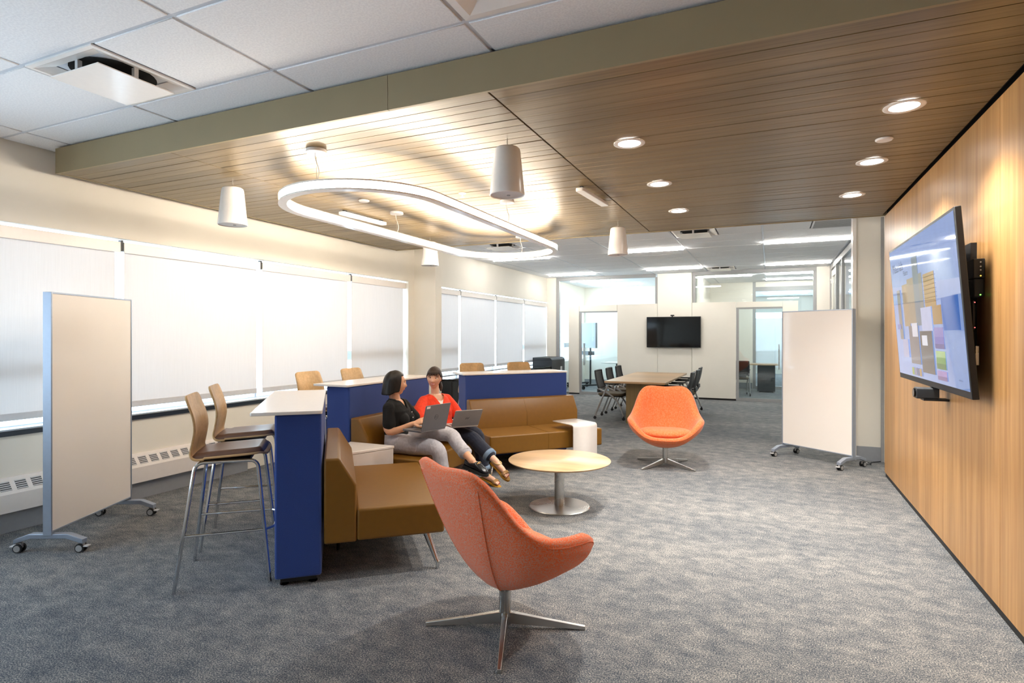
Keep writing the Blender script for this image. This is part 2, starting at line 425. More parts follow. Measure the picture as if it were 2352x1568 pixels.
# ---- partition at the back: grey frames, glass, cream panels, two sliding doors
gp = sempty('wall_partition', 'glass and cream panel partition')
YB = 14.3
def fr(n_, b, m_='alu_grey', bev=.003): return bx(*b).build(n_, m_, gp, bev)
fr('end_panel', (XW, -5.10, YB-.02, YB+.1, 0, 3.02), 'panel_white')
for b in ((-5.10, -5.02, YB, YB+.1, 0, 3.0), (-5.02, -2.55, YB, YB+.1, 2.92, 3.0), (-2.55, -2.487, YB, YB+.1, 0, 2.92),
          (-1.678, -1.61, YB, YB+.1, 0, 2.92), (-1.678, .94, YB, YB+.1, 2.92, 3.0), (.873, .94, YB, YB+.1, 0, 2.92),
          (-5.02, -2.55, YB, YB+.1, 0, .05), (-1.61, .873, YB, YB+.1, 0, .05)): fr('frame', b)
for b in ((-5.02, -3.9, YB+.04, YB+.05, .05, 2.92), (-3.898, -2.55, YB+.04, YB+.05, .05, 2.92), (-1.61, -.372, YB+.04, YB+.05, .05, 2.92), (-.37, .873, YB+.04, YB+.05, .05, 2.92)): fr('pane', b, 'glass', 0)
for b in ((-4.737, -4.462, YB-.06, YB-.005, .03, 2.262), (-4.455, -3.476, YB-.06, YB-.005, 2.115, 2.262), (-3.468, -2.49, YB-.06, YB-.005, .04, 2.268),
          (-2.483, -1.684, YB-.06, YB-.005, .04, 2.985), (-1.677, -.709, YB-.06, YB-.005, .04, 2.272), (-.702, .258, YB-.06, YB-.005, 2.14, 2.265), (.264, .573, YB-.06, YB-.005, .03, 2.265)):
    fr('panel', b, 'panel_white')
for b in ((-4.73, -4.46, YB-.05, YB, 0, .03), (-3.46, -.71, YB-.05, YB, 0, .04), (.27, .57, YB-.05, YB, 0, .03)): fr('plinth', b, 'black', 0)
fr('end_panel', (.94, 1.20, YB-.02, YB+.1, 0, 3.02), 'panel_white')
def slider(i, x0, x1, hx, ztop):
    dd = sempty('door_%d' % i)
    y0, y1 = YB-.045, YB-.015
    for b in ((x0, x0+.055, y0, y1, .07, ztop), (x0, x1, y0, y1, 0, .07), (x0+.055, x1, y0, y1, ztop-.035, ztop)): bx(*b).build('door_frame', 'alu_grey', dd)
    bx(x0+.055, x1, y0+.01, y0+.018, .07, ztop-.035).build('pane', 'glass', dd)
    for o_ in (-.05, .04):
        h = MB().cyl((hx, y0+.014+o_, .74), (hx, y0+.014+o_, 1.30), .012, n=12).build('door_handle', 'steel', dd)
        m_ = MB()
        for z in (.82, 1.22): m_.cyl((hx, y0+.014, z), (hx, y0+.014+o_, z), .008, n=8)
        m_.build('handle_stud', 'steel', h)
slider(1, -4.455, -3.47, -4.33, 2.11); slider(2, -.702, .262, .19, 2.135)
# rooms behind
struct(bx(-1.78, -1.58, YB+.1, 17.7, 0, 3.02).build('wall_divider', 'wall_paint'))
struct(bx(XW, -.44, 17.7, 17.85, 0, 3.02).build('wall_far', 'wall_paint'))
struct(bx(-1.58, -.45, 17.68, 17.7, 0, .16).build('baseboard_far', 'base_grey'))
struct(bx(XW, -1.78, 17.68, 17.7, 0, .12).build('baseboard_far_left', 'base_grey'))
g2 = sempty('wall_inner_glass')
for b in ((-.44, -.36, 17.7, 17.8, 0, 3.0), (-.36, 1.2, 17.7, 17.8, 2.74, 2.86), (-.36, 1.2, 17.7, 17.8, 0, .08), (1.12, 1.2, 17.7, 17.8, .08, 2.74)): bx(*b).build('frame', 'alu_grey', g2)
bx(-.36, 1.12, 17.74, 17.75, .08, .6).build('pane', 'glass', g2); bx(-.36, 1.12, 17.74, 17.75, 1.98, 2.74).build('pane', 'glass', g2)
bx(-.36, 1.12, 17.74, 17.75, .6, 1.98).build('frosted_pane', 'frosted', g2)
bx(-.36, 1.2, 17.7, 17.8, 2.86, 3.02).build('header', 'wall_paint', g2)
struct(bx(-1.8, 6.2, 24.8, 25, 0, .9).build('wall_end', 'wall_paint')); struct(bx(-1.8, 6.2, 24.8, 25, 2.4, 3.02).build('wall_end_head', 'wall_paint'))
struct(bx(-1.8, -1.6, 17.85, 24.8, 0, 3.02).build('wall_passage', 'wall_paint'))
struct(bx(4.6, 4.8, 8.2, 24.8, 0, 3.02).build('wall_corridor', 'wall_paint'))
struct(bx(1.45, 4.8, 8.1, 8.2, 0, 3.02).build('wall_corridor_end', 'wall_paint'))
# glazed side wall on the right beyond the timber wall
g3 = sempty('wall_side_glass')
XG = 1.19
for b in ((XG, XG+.06, 8.2, 14.3, 2.90, 3.0), (XG, XG+.06, 8.2, 14.3, 0, .08), (XG, XG+.06, 12.02, 12.08, .08, 2.9), (XG, XG+.06, 13.0, 13.06, .08, 2.9), (XG, XG+.06, 14.0, 14.28, .08, 2.9)):
    bx(*b).build('frame', 'alu_grey', g3)
for a, b in ((8.2, 10.1), (10.104, 12.02)): bx(XG+.025, XG+.035, a, b, .08, 2.9).build('pane', 'glass', g3)
dr = sempty('door_3')
for b in ((XG+.01, XG+.05, 13.07, 13.17, .02, 2.86), (XG+.01, XG+.05, 13.9, 13.99, .02, 2.86), (XG+.01, XG+.05, 13.17, 13.9, 2.74, 2.86), (XG+.01, XG+.05, 13.17, 13.9, .02, .25)): bx(*b).build('door_frame', 'panel_white', dr)
bx(XG+.025, XG+.033, 13.17, 13.9, .25, 2.74).build('pane', 'glass', dr)
for z in (2.6, 2.0): MB().cyl((XG, 13.995, z), (XG, 13.995, z+.1), .012, n=8).build('hinge', 'steel', dr)
bx(XG+.025, XG+.033, 12.08, 13.0, .08, 2.9).build('pane', 'glass', g3)
# ================================================================ CEILING FIXTURES
# ---- stadium ring light
rc, rr_, hl = (-2.935, 5.03), .635, 1.27
def stadium(off, n=28):
    p = []
    for k in range(n+1):
        a = PI*k/n; p.append((rc[0]+(rr_+off)*math.cos(a), rc[1]+hl+(rr_+off)*math.sin(a)))
    for k in range(n+1):
        a = PI+PI*k/n; p.append((rc[0]+(rr_+off)*math.cos(a), rc[1]-hl+(rr_+off)*math.sin(a)))
    return p
rl = thing('ring_light', 'large glowing white oval ring light hung from the timber ceiling', 'light', (rc[0], rc[1], 2.50))
def band(o0, o1, z0, z1, name, mt):
    m_ = MB(); q = lambda off, z: [Vector((x-rc[0], y-rc[1], z)) for x, y in stadium(off)]
    loops = [q(o0, z0), q(o1, z0), q(o1, z1), q(o0, z1)]
    m_.rings(loops, True, False, True); return m_.build(name, mt, rl, angle=40)
band(-.032, .032, .0, .012, 'bottom_cover', 'white_gloss'); band(-.03, .03, .064, .076, 'top_housing', 'white_gloss')
band(.018, .028, .0125, .0635, 'outer_diffuser', 'ring_glow'); band(-.028, -.018, .0125, .0635, 'inner_diffuser', 'ring_glow')
for i, (x, y) in enumerate([(-2.88, 3.125), (-3.57, 5.05), (-2.30, 5.05), (-2.96, 6.935)]):
    x -= rc[0]; y -= rc[1]
    k = MB().lathe([(.001, .266), (.068, .268), (.07, .276), (.068, .29), (.001, .29)], 24, (x, y, 0), True).build('ceiling_canopy', 'white_gloss', rl)
    MB().cyl((x, y, .07), (x, y, .27), .0012, n=6).build('suspension_wire', 'steel', rl)
    MB().tube([(x+.004+.012*math.sin(t*5.5), y+.01*math.sin(t*4), .07+t*.2) for t in [q/10 for q in range(11)]], .0035, 6).build('power_cord', 'white_gloss', rl)

# ---- hanging cone speakers
sp = thing('pendant_speaker', 'white cone pendant speaker hanging nearest the window wall, left of the ring light', 'speaker', (-4.08, 3.454, 2.415), 0, 'white pendant speakers')
MB().lathe([(.001, .312), (.07, .311), (.082, .302), (.087, .285), (.114, .012), (.115, .004), (.112, 0), (.108, .003), (.107, .012)], 40, caps=False).build('shell', 'white_gloss', sp)
MB().lathe([(.001, .006), (.107, .006), (.107, .012), (.001, .012)], 40, caps=False).build('grille', 'metal_paint', sp)
MB().cyl((0, 0, .30), (0, 0, .375), .003, n=8).build('cable', 'steel', sp)
MB().cyl((0, .02, .002), (0, .02, .008), .012, n=12).build('badge', 'alu_grey', sp)
for (x, y, lb) in ((-1.57, 3.45, 'large white cone pendant speaker right of the ring light, nearest the camera'), (-4.08, 6.515, 'white cone pendant speaker hanging in front of the cream column'),
                   (-1.58, 6.52, 'small white cone pendant speaker hanging beyond the ring light, by the back ceiling edge')):
    copy_tree(sp, (x, y, 2.415), 0, lb)

# ---- downlights
def downlight(x, y, lb, proto=[None]):
    t = thing('downlight', lb, 'light', (x, y, ZS), 0, 'round downlights in the timber ceiling')
    MB().lathe([(.074, 0), (.074, -.004), (.098, -.007), (.104, -.004), (.104, 0)], 40, caps=False).build('trim_ring', 'white_gloss', t)
    MB().lathe([(.001, -.0035), (.074, -.0035), (.074, -.0005), (.001, -.0005)], 40, caps=False).build('lens', 'down_glow', t)
    ld = bpy.data.lights.new('lamp', 'SPOT'); ld.energy = SPOT_W; ld.color = NEUT; ld.spot_size = R(118); ld.spot_blend = .7; ld.shadow_soft_size = .07
    lo = bpy.data.objects.new('lamp', ld); C.objects.link(lo); lo.parent = t; lo.location = (0, 0, -.02)
for (x, y), lb in zip([(.692, 3.878), (-.862, 3.874), (.692, 5.014), (-.858, 5.015), (.692, 6.14), (-.861, 6.183)],
        ['round downlight by the timber wall, nearest the camera', 'round downlight in the row toward the ring light, nearest the camera', 'middle round downlight in the row along the timber wall',
         'middle round downlight in the row toward the ring light', 'farthest round downlight in the row along the timber wall', 'farthest round downlight in the row toward the ring light']): downlight(x, y, lb)
for x, y, lb in ((.687, 4.47, 'small flat white disc in the timber ceiling between two downlights'), (-3.543, 4.481, 'small flat white disc in the timber ceiling inside the ring light')):
    tag(MB().lathe([(.001, -.012), (.045, -.012), (.052, -.006), (.052, 0), (.001, 0)], 28, (0, 0, 0), False).build('ceiling_disc', 'white_gloss'), lb, 'ceiling sensor', 'flat discs on the timber ceiling').location = (x, y, ZS)
for x, y, lb in ((-3.99, 5.04, 'slim white bar fixture under the timber ceiling, seen through the ring light'), (-1.47, 5.115, 'slim white bar fixture beside the long ceiling joint')):
    t = thing('ceiling_bar', lb, 'light', (x, y, ZS), R(-4), 'slim white bars under the timber ceiling')
    MB().prism(rrect(.075, .68, .02), -.05, -.02).build('bar_body', 'white_gloss', t, .004)
    for yy in (-.28, .28): bx(-.012, .012, yy-.02, yy+.02, -.02, 0).build('mount', 'charcoal', t)
t = thing('sprinkler', 'tiny white sprinkler head in the timber ceiling inside the ring light', 'sprinkler', (-2.55, 4.62, ZS))
MB().lathe([(.001, -.006), (.03, -.006), (.034, 0), (.001, 0)], 20, caps=False).build('escutcheon', 'white_gloss', t)
MB().lathe([(.008, -.03), (.02, -.034), (.02, -.037), (.006, -.036), (.006, -.006)], 16, caps=False).build('deflector', 'white_gloss', t)

# ---- linear strip lights in the tile ceiling
def strip(x0, x1, y, lb, group='linear strip lights in the tile ceiling'):
    t = thing('strip_light', lb, 'light', ((x0+x1)/2, y, ZC), 0, group); h = (x1-x0)/2
    bx(-h-.01, h+.01, -.03, .03, -.004, .004).build('housing', 'grid_white', t)
    bx(-h, h, -.018, .018, -.036, -.0045).build('diffuser', 'strip_glow', t)  # dropped below the flush ceiling; glowing sides added to brighten the tiles
for x0, x1, y, lb in ((-5.0, -3.82, 10.34, 'linear strip light just behind the far end of the ring light'), (-2.55, -1.35, 10.24, 'linear strip light beside the small pendant speaker'),
        (-.08, 1.12, 10.16, 'linear strip light nearest the white end wall'), (-5.0, -3.82, 13.5, 'linear strip light at the far window corner of the partition'),
        (-2.55, -1.35, 13.23, 'linear strip light above the wall screen at the partition'), (-.08, 1.12, 13.3, 'linear strip light over the right end of the partition'),
        (-4.9, -3.7, 15.3, 'linear strip light inside the left glass room, nearer the partition'), (-4.6, -3.4, 16.7, 'linear strip light inside the left glass room, farther back'),
        (-1.5, -.4, 15.4, 'linear strip light inside the right glass room, left of the ceiling bar'), (-.1, 1.1, 15.2, 'linear strip light inside the right glass room, nearer the partition'), (-.1, 1.1, 16.8, 'linear strip light inside the right glass room, farther back'),
        (-.2, 1.2, 19.0, 'first linear strip light in the passage behind the inner glass'), (-.2, 1.2, 20.8, 'second linear strip light in the passage behind the inner glass'), (-.2, 1.2, 22.6, 'third linear strip light in the passage behind the inner glass'),
        (2.0, 3.2, 10.0, 'first linear strip light seen through the glazed side wall'), (2.0, 3.2, 12.0, 'second linear strip light seen through the glazed side wall'), (2.0, 3.2, 14.0, 'third linear strip light seen through the glazed side wall'), (2.0, 3.2, 16.0, 'fourth linear strip light seen through the glazed side wall')):
    strip(x0, x1, y, lb)

# ---- plaque air diffusers
def diffuser(x0, x1, y0, y1, lb, proto=[None]):
    cx, cy = (x0+x1)/2, (y0+y1)/2
    if proto[0]: copy_tree(proto[0], (cx, cy, ZC), 0, lb); return
    t = proto[0] = thing('air_diffuser', lb, 'air vent', (cx, cy, ZC), 0, 'square ceiling air diffusers'); a, b, c_ = .298, .262, .236
    m_ = MB(); q = lambda r, z: [Vector((sx*r, sy*r, z)) for sx, sy in ((-1, -1), (1, -1), (1, 1), (-1, 1))]
    m_.rings([q(a, .006), q(a, -.004), q(b+.012, -.005), q(b, 0), q(c_-.04, .022)], False, False).build('outer_frame', 'white_gloss', t)
    MB().lathe([(.215, .0205), (.20, .0215), (.001, .0218)], 32, caps=False).build('duct_shade_disc', 'void', t)  # flat black disc painted as the dark inside of the duct
    bx(-.216, .216, -.216, .216, -.046, -.040).build('plaque', 'white_gloss', t)
    for sx, sy in ((-1, 0), (1, 0), (0, -1), (0, 1)): bx(sx*.19-.012, sx*.19+.012, sy*.19-.012, sy*.19+.012, -.04, .02).build('hanger', 'metal_paint', t)
for b, lb in zip(DIFF, ['large square air diffuser with a hanging plate in the near tile ceiling', 'square air diffuser just beyond the timber ceiling, right of centre', 'square air diffuser just beyond the ring light', 'square air diffuser above the right half of the partition']): diffuser(*b, lb)
t = thing('ceiling_troffer', 'recessed square ceiling light panel cut by the top of the picture', 'light', (-.715, 2.142, ZC))
q = lambda r, w, z: [Vector((sx*r, sy*w, z)) for sx, sy in ((-1, -1), (1, -1), (1, 1), (-1, 1))]
MB().rings([q(.61, .295, 0), q(.57, .26, -.002), q(.50, .20, .02)], False, False).build('reflector', 'white_gloss', t)
bx(-.5, .5, -.2, .2, .0195, .022).build('lens', 'white_laminate', t)
t = thing('return_grille', 'grey slatted return air grille beyond the timber ceiling at right', 'air vent', (.83, 8.84, ZC))
bx(-.305, .305, -.3, .3, .012, .016).build('shadow_pan', 'charcoal', t)
for k in range(14): bx(-.29, .29, -.28+k*.042, -.272+k*.042+.01, -.002, .012).build('louvre', 'alu_grey', t)
for b in ((-.305, .305, -.305, -.285), (-.305, .305, .285, .305), (-.305, -.285, -.285, .285), (.285, .305, -.285, .285)): bx(*b, -.006, .004).build('frame', 'metal_paint', t)
# ================================================================ FURNITURE
SEG = {'A': ((-2.475, 2.73), 40.9), 'B': ((-3.495, 4.21), 0.0), 'C': ((-3.258, 5.987), -41.6)}
def loc(seg, x, y, z=0):
    (ox, oy), a = SEG[seg]; a = R(a); return (ox+x*math.cos(a)-y*math.sin(a), oy+x*math.sin(a)+y*math.cos(a), z)
# ---- blue dividers carrying white counters
def divider(seg, lb, cut=1.37):
    t = thing('divider_table', lb, 'table', loc(seg, 0, 0), R(SEG[seg][1]), 'blue upholstered dividers with white counters')
    bx(-.265, 0, 0, 1.36, .05, 1.03).build('fabric_panel', 'blue_fabric', t, .014, 3)
    MB().prism(rrect(.40, cut+.035, .012, 3, -.195, (cut-.035)/2), 1.03, 1.05).build('counter_top', 'white_gloss', t, .003)
    bx(-.235, -.03, .03, 1.33, .022, .05).build('base_plate', 'black', t)
    for x in (-.215, -.05):
        for y in (.06, 1.30): MB().lathe([(.02, 0), (.026, .004), (.026, .012), (.012, .022), (.001, .024)], 16, (x, y, 0)).build('glide', 'black_gloss', t)
divider('A', 'tall blue upholstered divider with a white counter, nearest the camera'); divider('B', 'blue upholstered divider with a white counter behind the two seated women'); divider('C', 'blue upholstered divider with a white counter, farthest from the camera')
# ---- brown leather bench sofas
def sofa(seg, length, n, lb):
    t = thing('bench_sofa', lb, 'sofa', loc(seg, 0, 0), R(SEG[seg][1]), 'brown leather bench sofas')
    w = length/n
    for k in range(n):
        a, b = k*w+.0015, (k+1)*w-.0015
        MB().prism([(.012, .23), (.012, .75), (.105, .75), (.205, .58), (.205, .23)], a, b, axis=1).build('backrest', 'leather', t, .014, 3)
        bx(.206, .75, a, b, .235, .43).build('seat', 'leather', t, .016, 3)
    if length > 1.3: MB().tube(bend([(.04, length/2, .752), (.105, length/2, .7505), (.2055, length/2, .58), (.2065, length/2, .432)], .02)+bend([(.2065, length/2, .4315), (.751, length/2, .4315), (.7515, length/2, .24)], .016), .0016, 6).build('seam', 'leather', t)
    for x, dx in ((.64, .07), (.10, 0)):
        for y, dy in ((.09, -.06), (length-.09, .06)) if dx else ((.55, 0), (length-.3, 0)):
            lg = MB().tube([(x, y, .24), (x+dx*.92, y+dy*.92, .05), (x+dx, y+dy, .045), (x+dx, y+dy, 0)], [.024, .014, .0135, .013], 12).build('leg', 'chrome' if dx else 'black', t)
    return t
sofa('A', 1.25, 1, 'brown leather bench sofa nearest the camera, empty'); sofa('B', 1.25, 1, 'brown leather bench sofa the two women sit on'); sofa('C', 1.40, 1, 'empty brown leather bench sofa beyond the women')
def wedge(pts, lb):
    c0 = (sum(p[0] for p in pts)/len(pts), sum(p[1] for p in pts)/len(pts)); loc_ = [(x-c0[0], y-c0[1]) for x, y in pts]
    t = thing('wedge_table', lb, 'table', (*c0, 0), 0, 'white wedge tables between the sofas')
    MB().prism([(x*.975, y*.975) for x, y in loc_], .02, .515).build('body', 'white_laminate', t, .003)
    MB().prism(loc_, .517, .54).build('table_top', 'white_gloss', t, .004)
wedge([loc('A', .225, 1.262)[:2], (-2.99, 4.195), (-3.47, 4.195), loc('A', .02, 1.262)[:2]], 'white wedge side table in the corner left of the woman in black')
wedge([(-2.99, 5.475), loc('C', .30, -.015)[:2], loc('C', .02, -.015)[:2], (-3.47, 5.475)], 'white wedge side table in the corner behind the grey laptop of the woman in red')
# ---- bent sheet side table
t = thing('side_table', 'white bent sheet side table reaching over the empty far sofa', 'table', (-1.89, 6.262, 0), R(146))
prof = bend([(.385, 0, .505), (0, 0, .505), (0, 0, .006), (.30, 0, .006)], .035, 6)
MB().grid(lambda u, v: (prof[round(v*(len(prof)-1))][0], -.168+.336*u, prof[round(v*(len(prof)-1))][2]), 2, len(prof)).build('bent_sheet', 'white_gloss', t, solid=.012)
for y in (-.13, .13): MB().lathe([(.012, -.006), (.012, .0), (.001, 0)], 12, (.27, y, .006)).build('glide', 'rubber', t)

# ---- bar stools
st = thing('bar_stool', 'wooden shell bar stool at the near blue divider, closest to the camera', 'stool', loc('A', -.563, .36), R(SEG['A'][1]), 'wooden bar stools with brown pads')
PR = bend([(-.225, 1.135), (-.185, .99), (-.19, .87), (-.205, .755), (.0, .762), (.20, .775), (.232, .752)] and [(-.225, 0, 1.135), (-.182, 0, .99), (-.186, 0, .88), (-.205, 0, .752), (.02, 0, .762), (.205, 0, .772), (.236, 0, .752)], .10, 7)
SL = [0.]
for a, b in zip(PR, PR[1:]): SL.append(SL[-1]+(b-a).length)
def shell_pt(u, v, off=0., w0=.198, wt=.165):
    s_ = v*SL[-1]; k = max(i for i in range(len(SL)-1) if SL[i] <= s_+1e-9)
    f = (s_-SL[k])/max(1e-6, SL[k+1]-SL[k]); p = PR[k].lerp(PR[k+1], f); tg = (PR[k+1]-PR[k]).normalized(); nrm = Vector((-tg.z, 0, tg.x))
    w = wt+(w0-wt)*min(1, s_/.40)
    for dd, rad in ((s_, .035), (SL[-1]-s_, .11)):
        if dd < rad: w -= rad-math.sqrt(max(0, rad*rad-(rad-dd)**2))
    x = u*2-1; cup = .022*(x*x)*max(0, 1-abs(s_-.22)/.30)
    p = p+nrm*(off)+Vector((cup, 0, 0)); return Vector((p.x, x*w, p.z+.008*x*x*(s_ > .45)))
MB().grid(lambda u, v: shell_pt(u, v), 13, 90).build('seat_shell', 'oak_ply', st, solid=.013, angle=60)
def pad(u, v):
    # closed pad: v 0..1 around the section, u across
    x = (u*2-1)
    return None
pm = MB(); nu, nv = 15, 20; top = []; bot = []
for j in range(nv):
    for i in range(nu):
        u, v = i/(nu-1), .47+.50*j/(nv-1)
        e = min(1, min(u, 1-u)/.07, (j/(nv-1))/.06, (1-j/(nv-1))/.06); e = max(0, e); h = .004+.024*math.sqrt(max(0, 1-(1-e)**2))
        uu = .5+(u-.5)*.94; b0 = shell_pt(uu, v); b1 = b0+Vector((0, 0, 1))*h
        top.append(b1+Vector((0, 0, .006))); bot.append(b0+Vector((0, 0, .005)))
vs_ = top+bot; fs_ = []; o_ = nu*nv
for j in range(nv-1):
    for i in range(nu-1):
        q_ = (j*nu+i, j*nu+i+1, (j+1)*nu+i+1, (j+1)*nu+i); fs_ += [q_, tuple(o_+k for k in reversed(q_))]
bd = [i for i in range(nu)]+[j*nu+nu-1 for j in range(1, nv)]+[(nv-1)*nu+i for i in range(nu-2, -1, -1)]+[j*nu for j in range(nv-2, 0, -1)]
for a, b in zip(bd, bd[1:]+bd[:1]): fs_.append((b, a, o_+a, o_+b))
pm.add(vs_, fs_, True).build('seat_pad', 'seat_leather', st, angle=70)
for sy in (-1, 1):
    rear = bend([(-.255, sy*.262, 0), (-.16, sy*.175, .735), (-.02, sy*.17, .735)], .05); MB().tube(rear, .011, 10).build('leg', 'chrome', st)
    front = bend([(.262, sy*.245, 0), (.185, sy*.175, .735), (-.02, sy*.17, .735)], .05); MB().tube(front, .011, 10).build('leg', 'chrome', st)
    zf = .315; f = zf/.735
    ra = Vector((-.255+.095*f, sy*(.262-.087*f), zf)); fa = Vector((.262-.077*f, sy*(.245-.07*f), zf))
    MB().tube([ra, fa], .008, 8).build('footrest_bar', 'chrome', st)
zf = .315; f = zf/.735; fy = .245-.07*f; fx = .262-.077*f
MB().tube(bend([(fx, -fy, zf), (fx+.05, -fy+.05, zf+.0), (fx+.05, fy-.05, zf), (fx, fy, zf)], .04), .008, 8).build('footrest_bar', 'chrome', st)
bx(-.14, .14, -.165, .165, .728, .748).build('seat_plate', 'black', st)
for sg, y, lb in (('A', 1.036, 'second wooden bar stool at the near blue divider'), ('B', .30, 'wooden bar stool behind the middle divider, nearer the left whiteboard'), ('B', .96, 'wooden bar stool behind the middle divider, nearer the cream column'),
                  ('C', .36, 'wooden bar stool behind the far divider, nearer the column'), ('C', 1.04, 'wooden bar stool behind the far divider, nearer the partition')):
    copy_tree(st, loc(sg, -.563, y), R(SEG[sg][1]), lb)

# ---- round coffee table
ct = thing('coffee_table', 'round pale wood coffee table on a steel pedestal', 'table', (-1.688, 4.815, 0))
MB().lathe([(.001, .385), (.36, .385), (.425, .393), (.445, .402), (.447, .409), (.444, .412), (.001, .412)], 72, caps=False).build('table_top', 'maple', ct, angle=60)
MB().lathe([(.043, .012), (.043, .386)], 32).build('column', 'steel', ct)
MB().lathe([(.001, 0), (.262, 0), (.268, .004), (.262, .010), (.06, .014), (.001, .014)], 64, caps=False).build('base_disc', 'steel', ct)

# ---- orange shell chairs
RIM = [(0, .355, .345), (25, .38, .352), (38, .425, .395), (48, .455, .475), (58, .458, .525), (70, .445, .535), (84, .425, .537), (98, .412, .55), (110, .408, .59), (121, .412, .675), (131, .425, .785), (140, .437, .852), (149, .42, .872), (162, .385, .866), (180, .37, .856)]
def rim(th):
    th = abs((th+180) % 360-180)
    for (a, r0, z0), (b, r1, z1) in zip(RIM, RIM[1:]):
        if a <= th <= b:
            f = (th-a)/(b-a); f = f*f*(3-2*f)*.6+f*.4; return r0+(r1-r0)*f, z0+(z1-z0)*f
    return RIM[-1][1:]
def rims(th):
    s_ = [rim(th+d_) for d_ in (-7, -3.5, 0, 3.5, 7)]; return sum(q[0] for q in s_)/5, sum(q[1] for q in s_)/5
def outer(th, t):
    r, z = rims(th); a = R(th); k = max(0, -math.cos(a))
    k2 = max(0, min(1, (abs((th+180) % 360-180)-85)/50)); rr2 = r*((1-k2)*math.sin(t*PI/2)**.78+k2*t**.60); zz = .205+(z-.205)*(t**(1.12+.18*k)); return Vector((rr2*math.cos(a)-.02*k*t*t, rr2*math.sin(a), zz))
def inner(th, t):
    r, z = rims(th); a = R(th); k = max(0, -math.cos(a)); th_ = .055+.025*abs(math.sin(a))
    rr2 = (r-th_)*(t**.55); zz = .31+(z-.012-.31)*(t**(2.1 if z > .4 else 1.6)); return Vector((rr2*math.cos(a)-.02*k*t*t, rr2*math.sin(a), zz))
def shell_chair(x, y, rz, base, mt, lb):
    t = thing('swivel_chair', lb, 'chair', (x, y, 0), rz, 'orange swivel shell chairs')
    n = 96; rg = []
    for k in range(13): rg.append([outer(360*j/n, .04+.96*k/12) for j in range(n)])
    for f in (.25, .5, .75):
        r_ = []
        for j in range(n):
            a_, b_ = outer(360*j/n, 1), inner(360*j/n, 1); p = a_.lerp(b_, f); p.z += .026*math.sin(PI*f); r_.append(p)
        rg.append(r_)
    for k in range(11): rg.append([inner(360*j/n, 1-.96*k/10) for j in range(n)])
    sh = MB().rings(rg, True, True).build('seat_shell', mt, t, angle=180)
    for s_ in (-1, 1):
        MB().tube([outer(s_*141, .06+.90*k/20)*1.0+Vector((outer(s_*141, .5).xy.normalized().x*.001, outer(s_*141, .5).xy.normalized().y*.001, 0)) for k in range(21)], .0032, 6).build('seam', mt, sh)
        MB().tube([inner(s_*149, 1-.62*k/16)+Vector((.0, 0, .001)) for k in range(17)], .0028, 6).build('seam', mt, sh)
    MB().tube([outer(360*k/96, .955)*1.0 for k in range(96)], .0030, 6, closed=True).build('seam', mt, sh)
    # seat cushion
    cm = MB(); rg = []; nu = 48
    def cr(a):   # outline of the pad
        r_ = 1/((abs(math.cos(a)/.215)**2.6+abs(math.sin(a)/(.285 if math.cos(a) > 0 else .285+.07*math.cos(a)))**2.6)**(1/2.6)); return r_
    for j in range(1, 12):
        ph = PI*j/12; rg.append([Vector((.075+cr(2*PI*i/nu)*math.sin(ph)**.55*math.cos(2*PI*i/nu), cr(2*PI*i/nu)*math.sin(ph)**.55*math.sin(2*PI*i/nu),
            .385+.055*(-math.cos(ph))+.16*(cr(2*PI*i/nu)*math.sin(ph)**.55*math.sin(2*PI*i/nu))**2*1.6)) for i in range(nu)])
    cm.rings(rg, True, True).build('seat_cushion', mt, t, angle=180)
    MB().lathe([(.03, .02), (.03, .215)], 24).build('column', 'steel', t)
    MB().lathe([(.001, .196), (.04, .20), (.045, .214), (.001, .22)], 24, caps=False).build('mount_plate', 'steel', t)
    for k in range(4):
        a = base+k*PI/2-rz; d_ = Vector((math.cos(a), math.sin(a), 0)); e_ = Vector((-d_.y, d_.x, 0)); m_ = MB(); rg = []
        for s_, w, z0, z1 in ((.015, .019, .028, .085), (.20, .015, .016, .052), (.41, .011, .0, .018)): rg.append([d_*s_+e_*w+Vector((0, 0, z0)), d_*s_-e_*w+Vector((0, 0, z0)), d_*s_-e_*w*.8+Vector((0, 0, z1)), d_*s_+e_*w*.8+Vector((0, 0, z1))])
        m_.rings(rg, False, True).build('leg', 'steel', t, .002)
    return t
shell_chair(-1.244, 2.706, R(60.5), R(21), 'orange_boucle', 'orange boucle swivel chair seen from behind, nearest the camera')
shell_chair(-1.104, 6.837, R(-81), R(61), 'orange_felt', 'orange swivel chair facing the camera, by the meeting table')

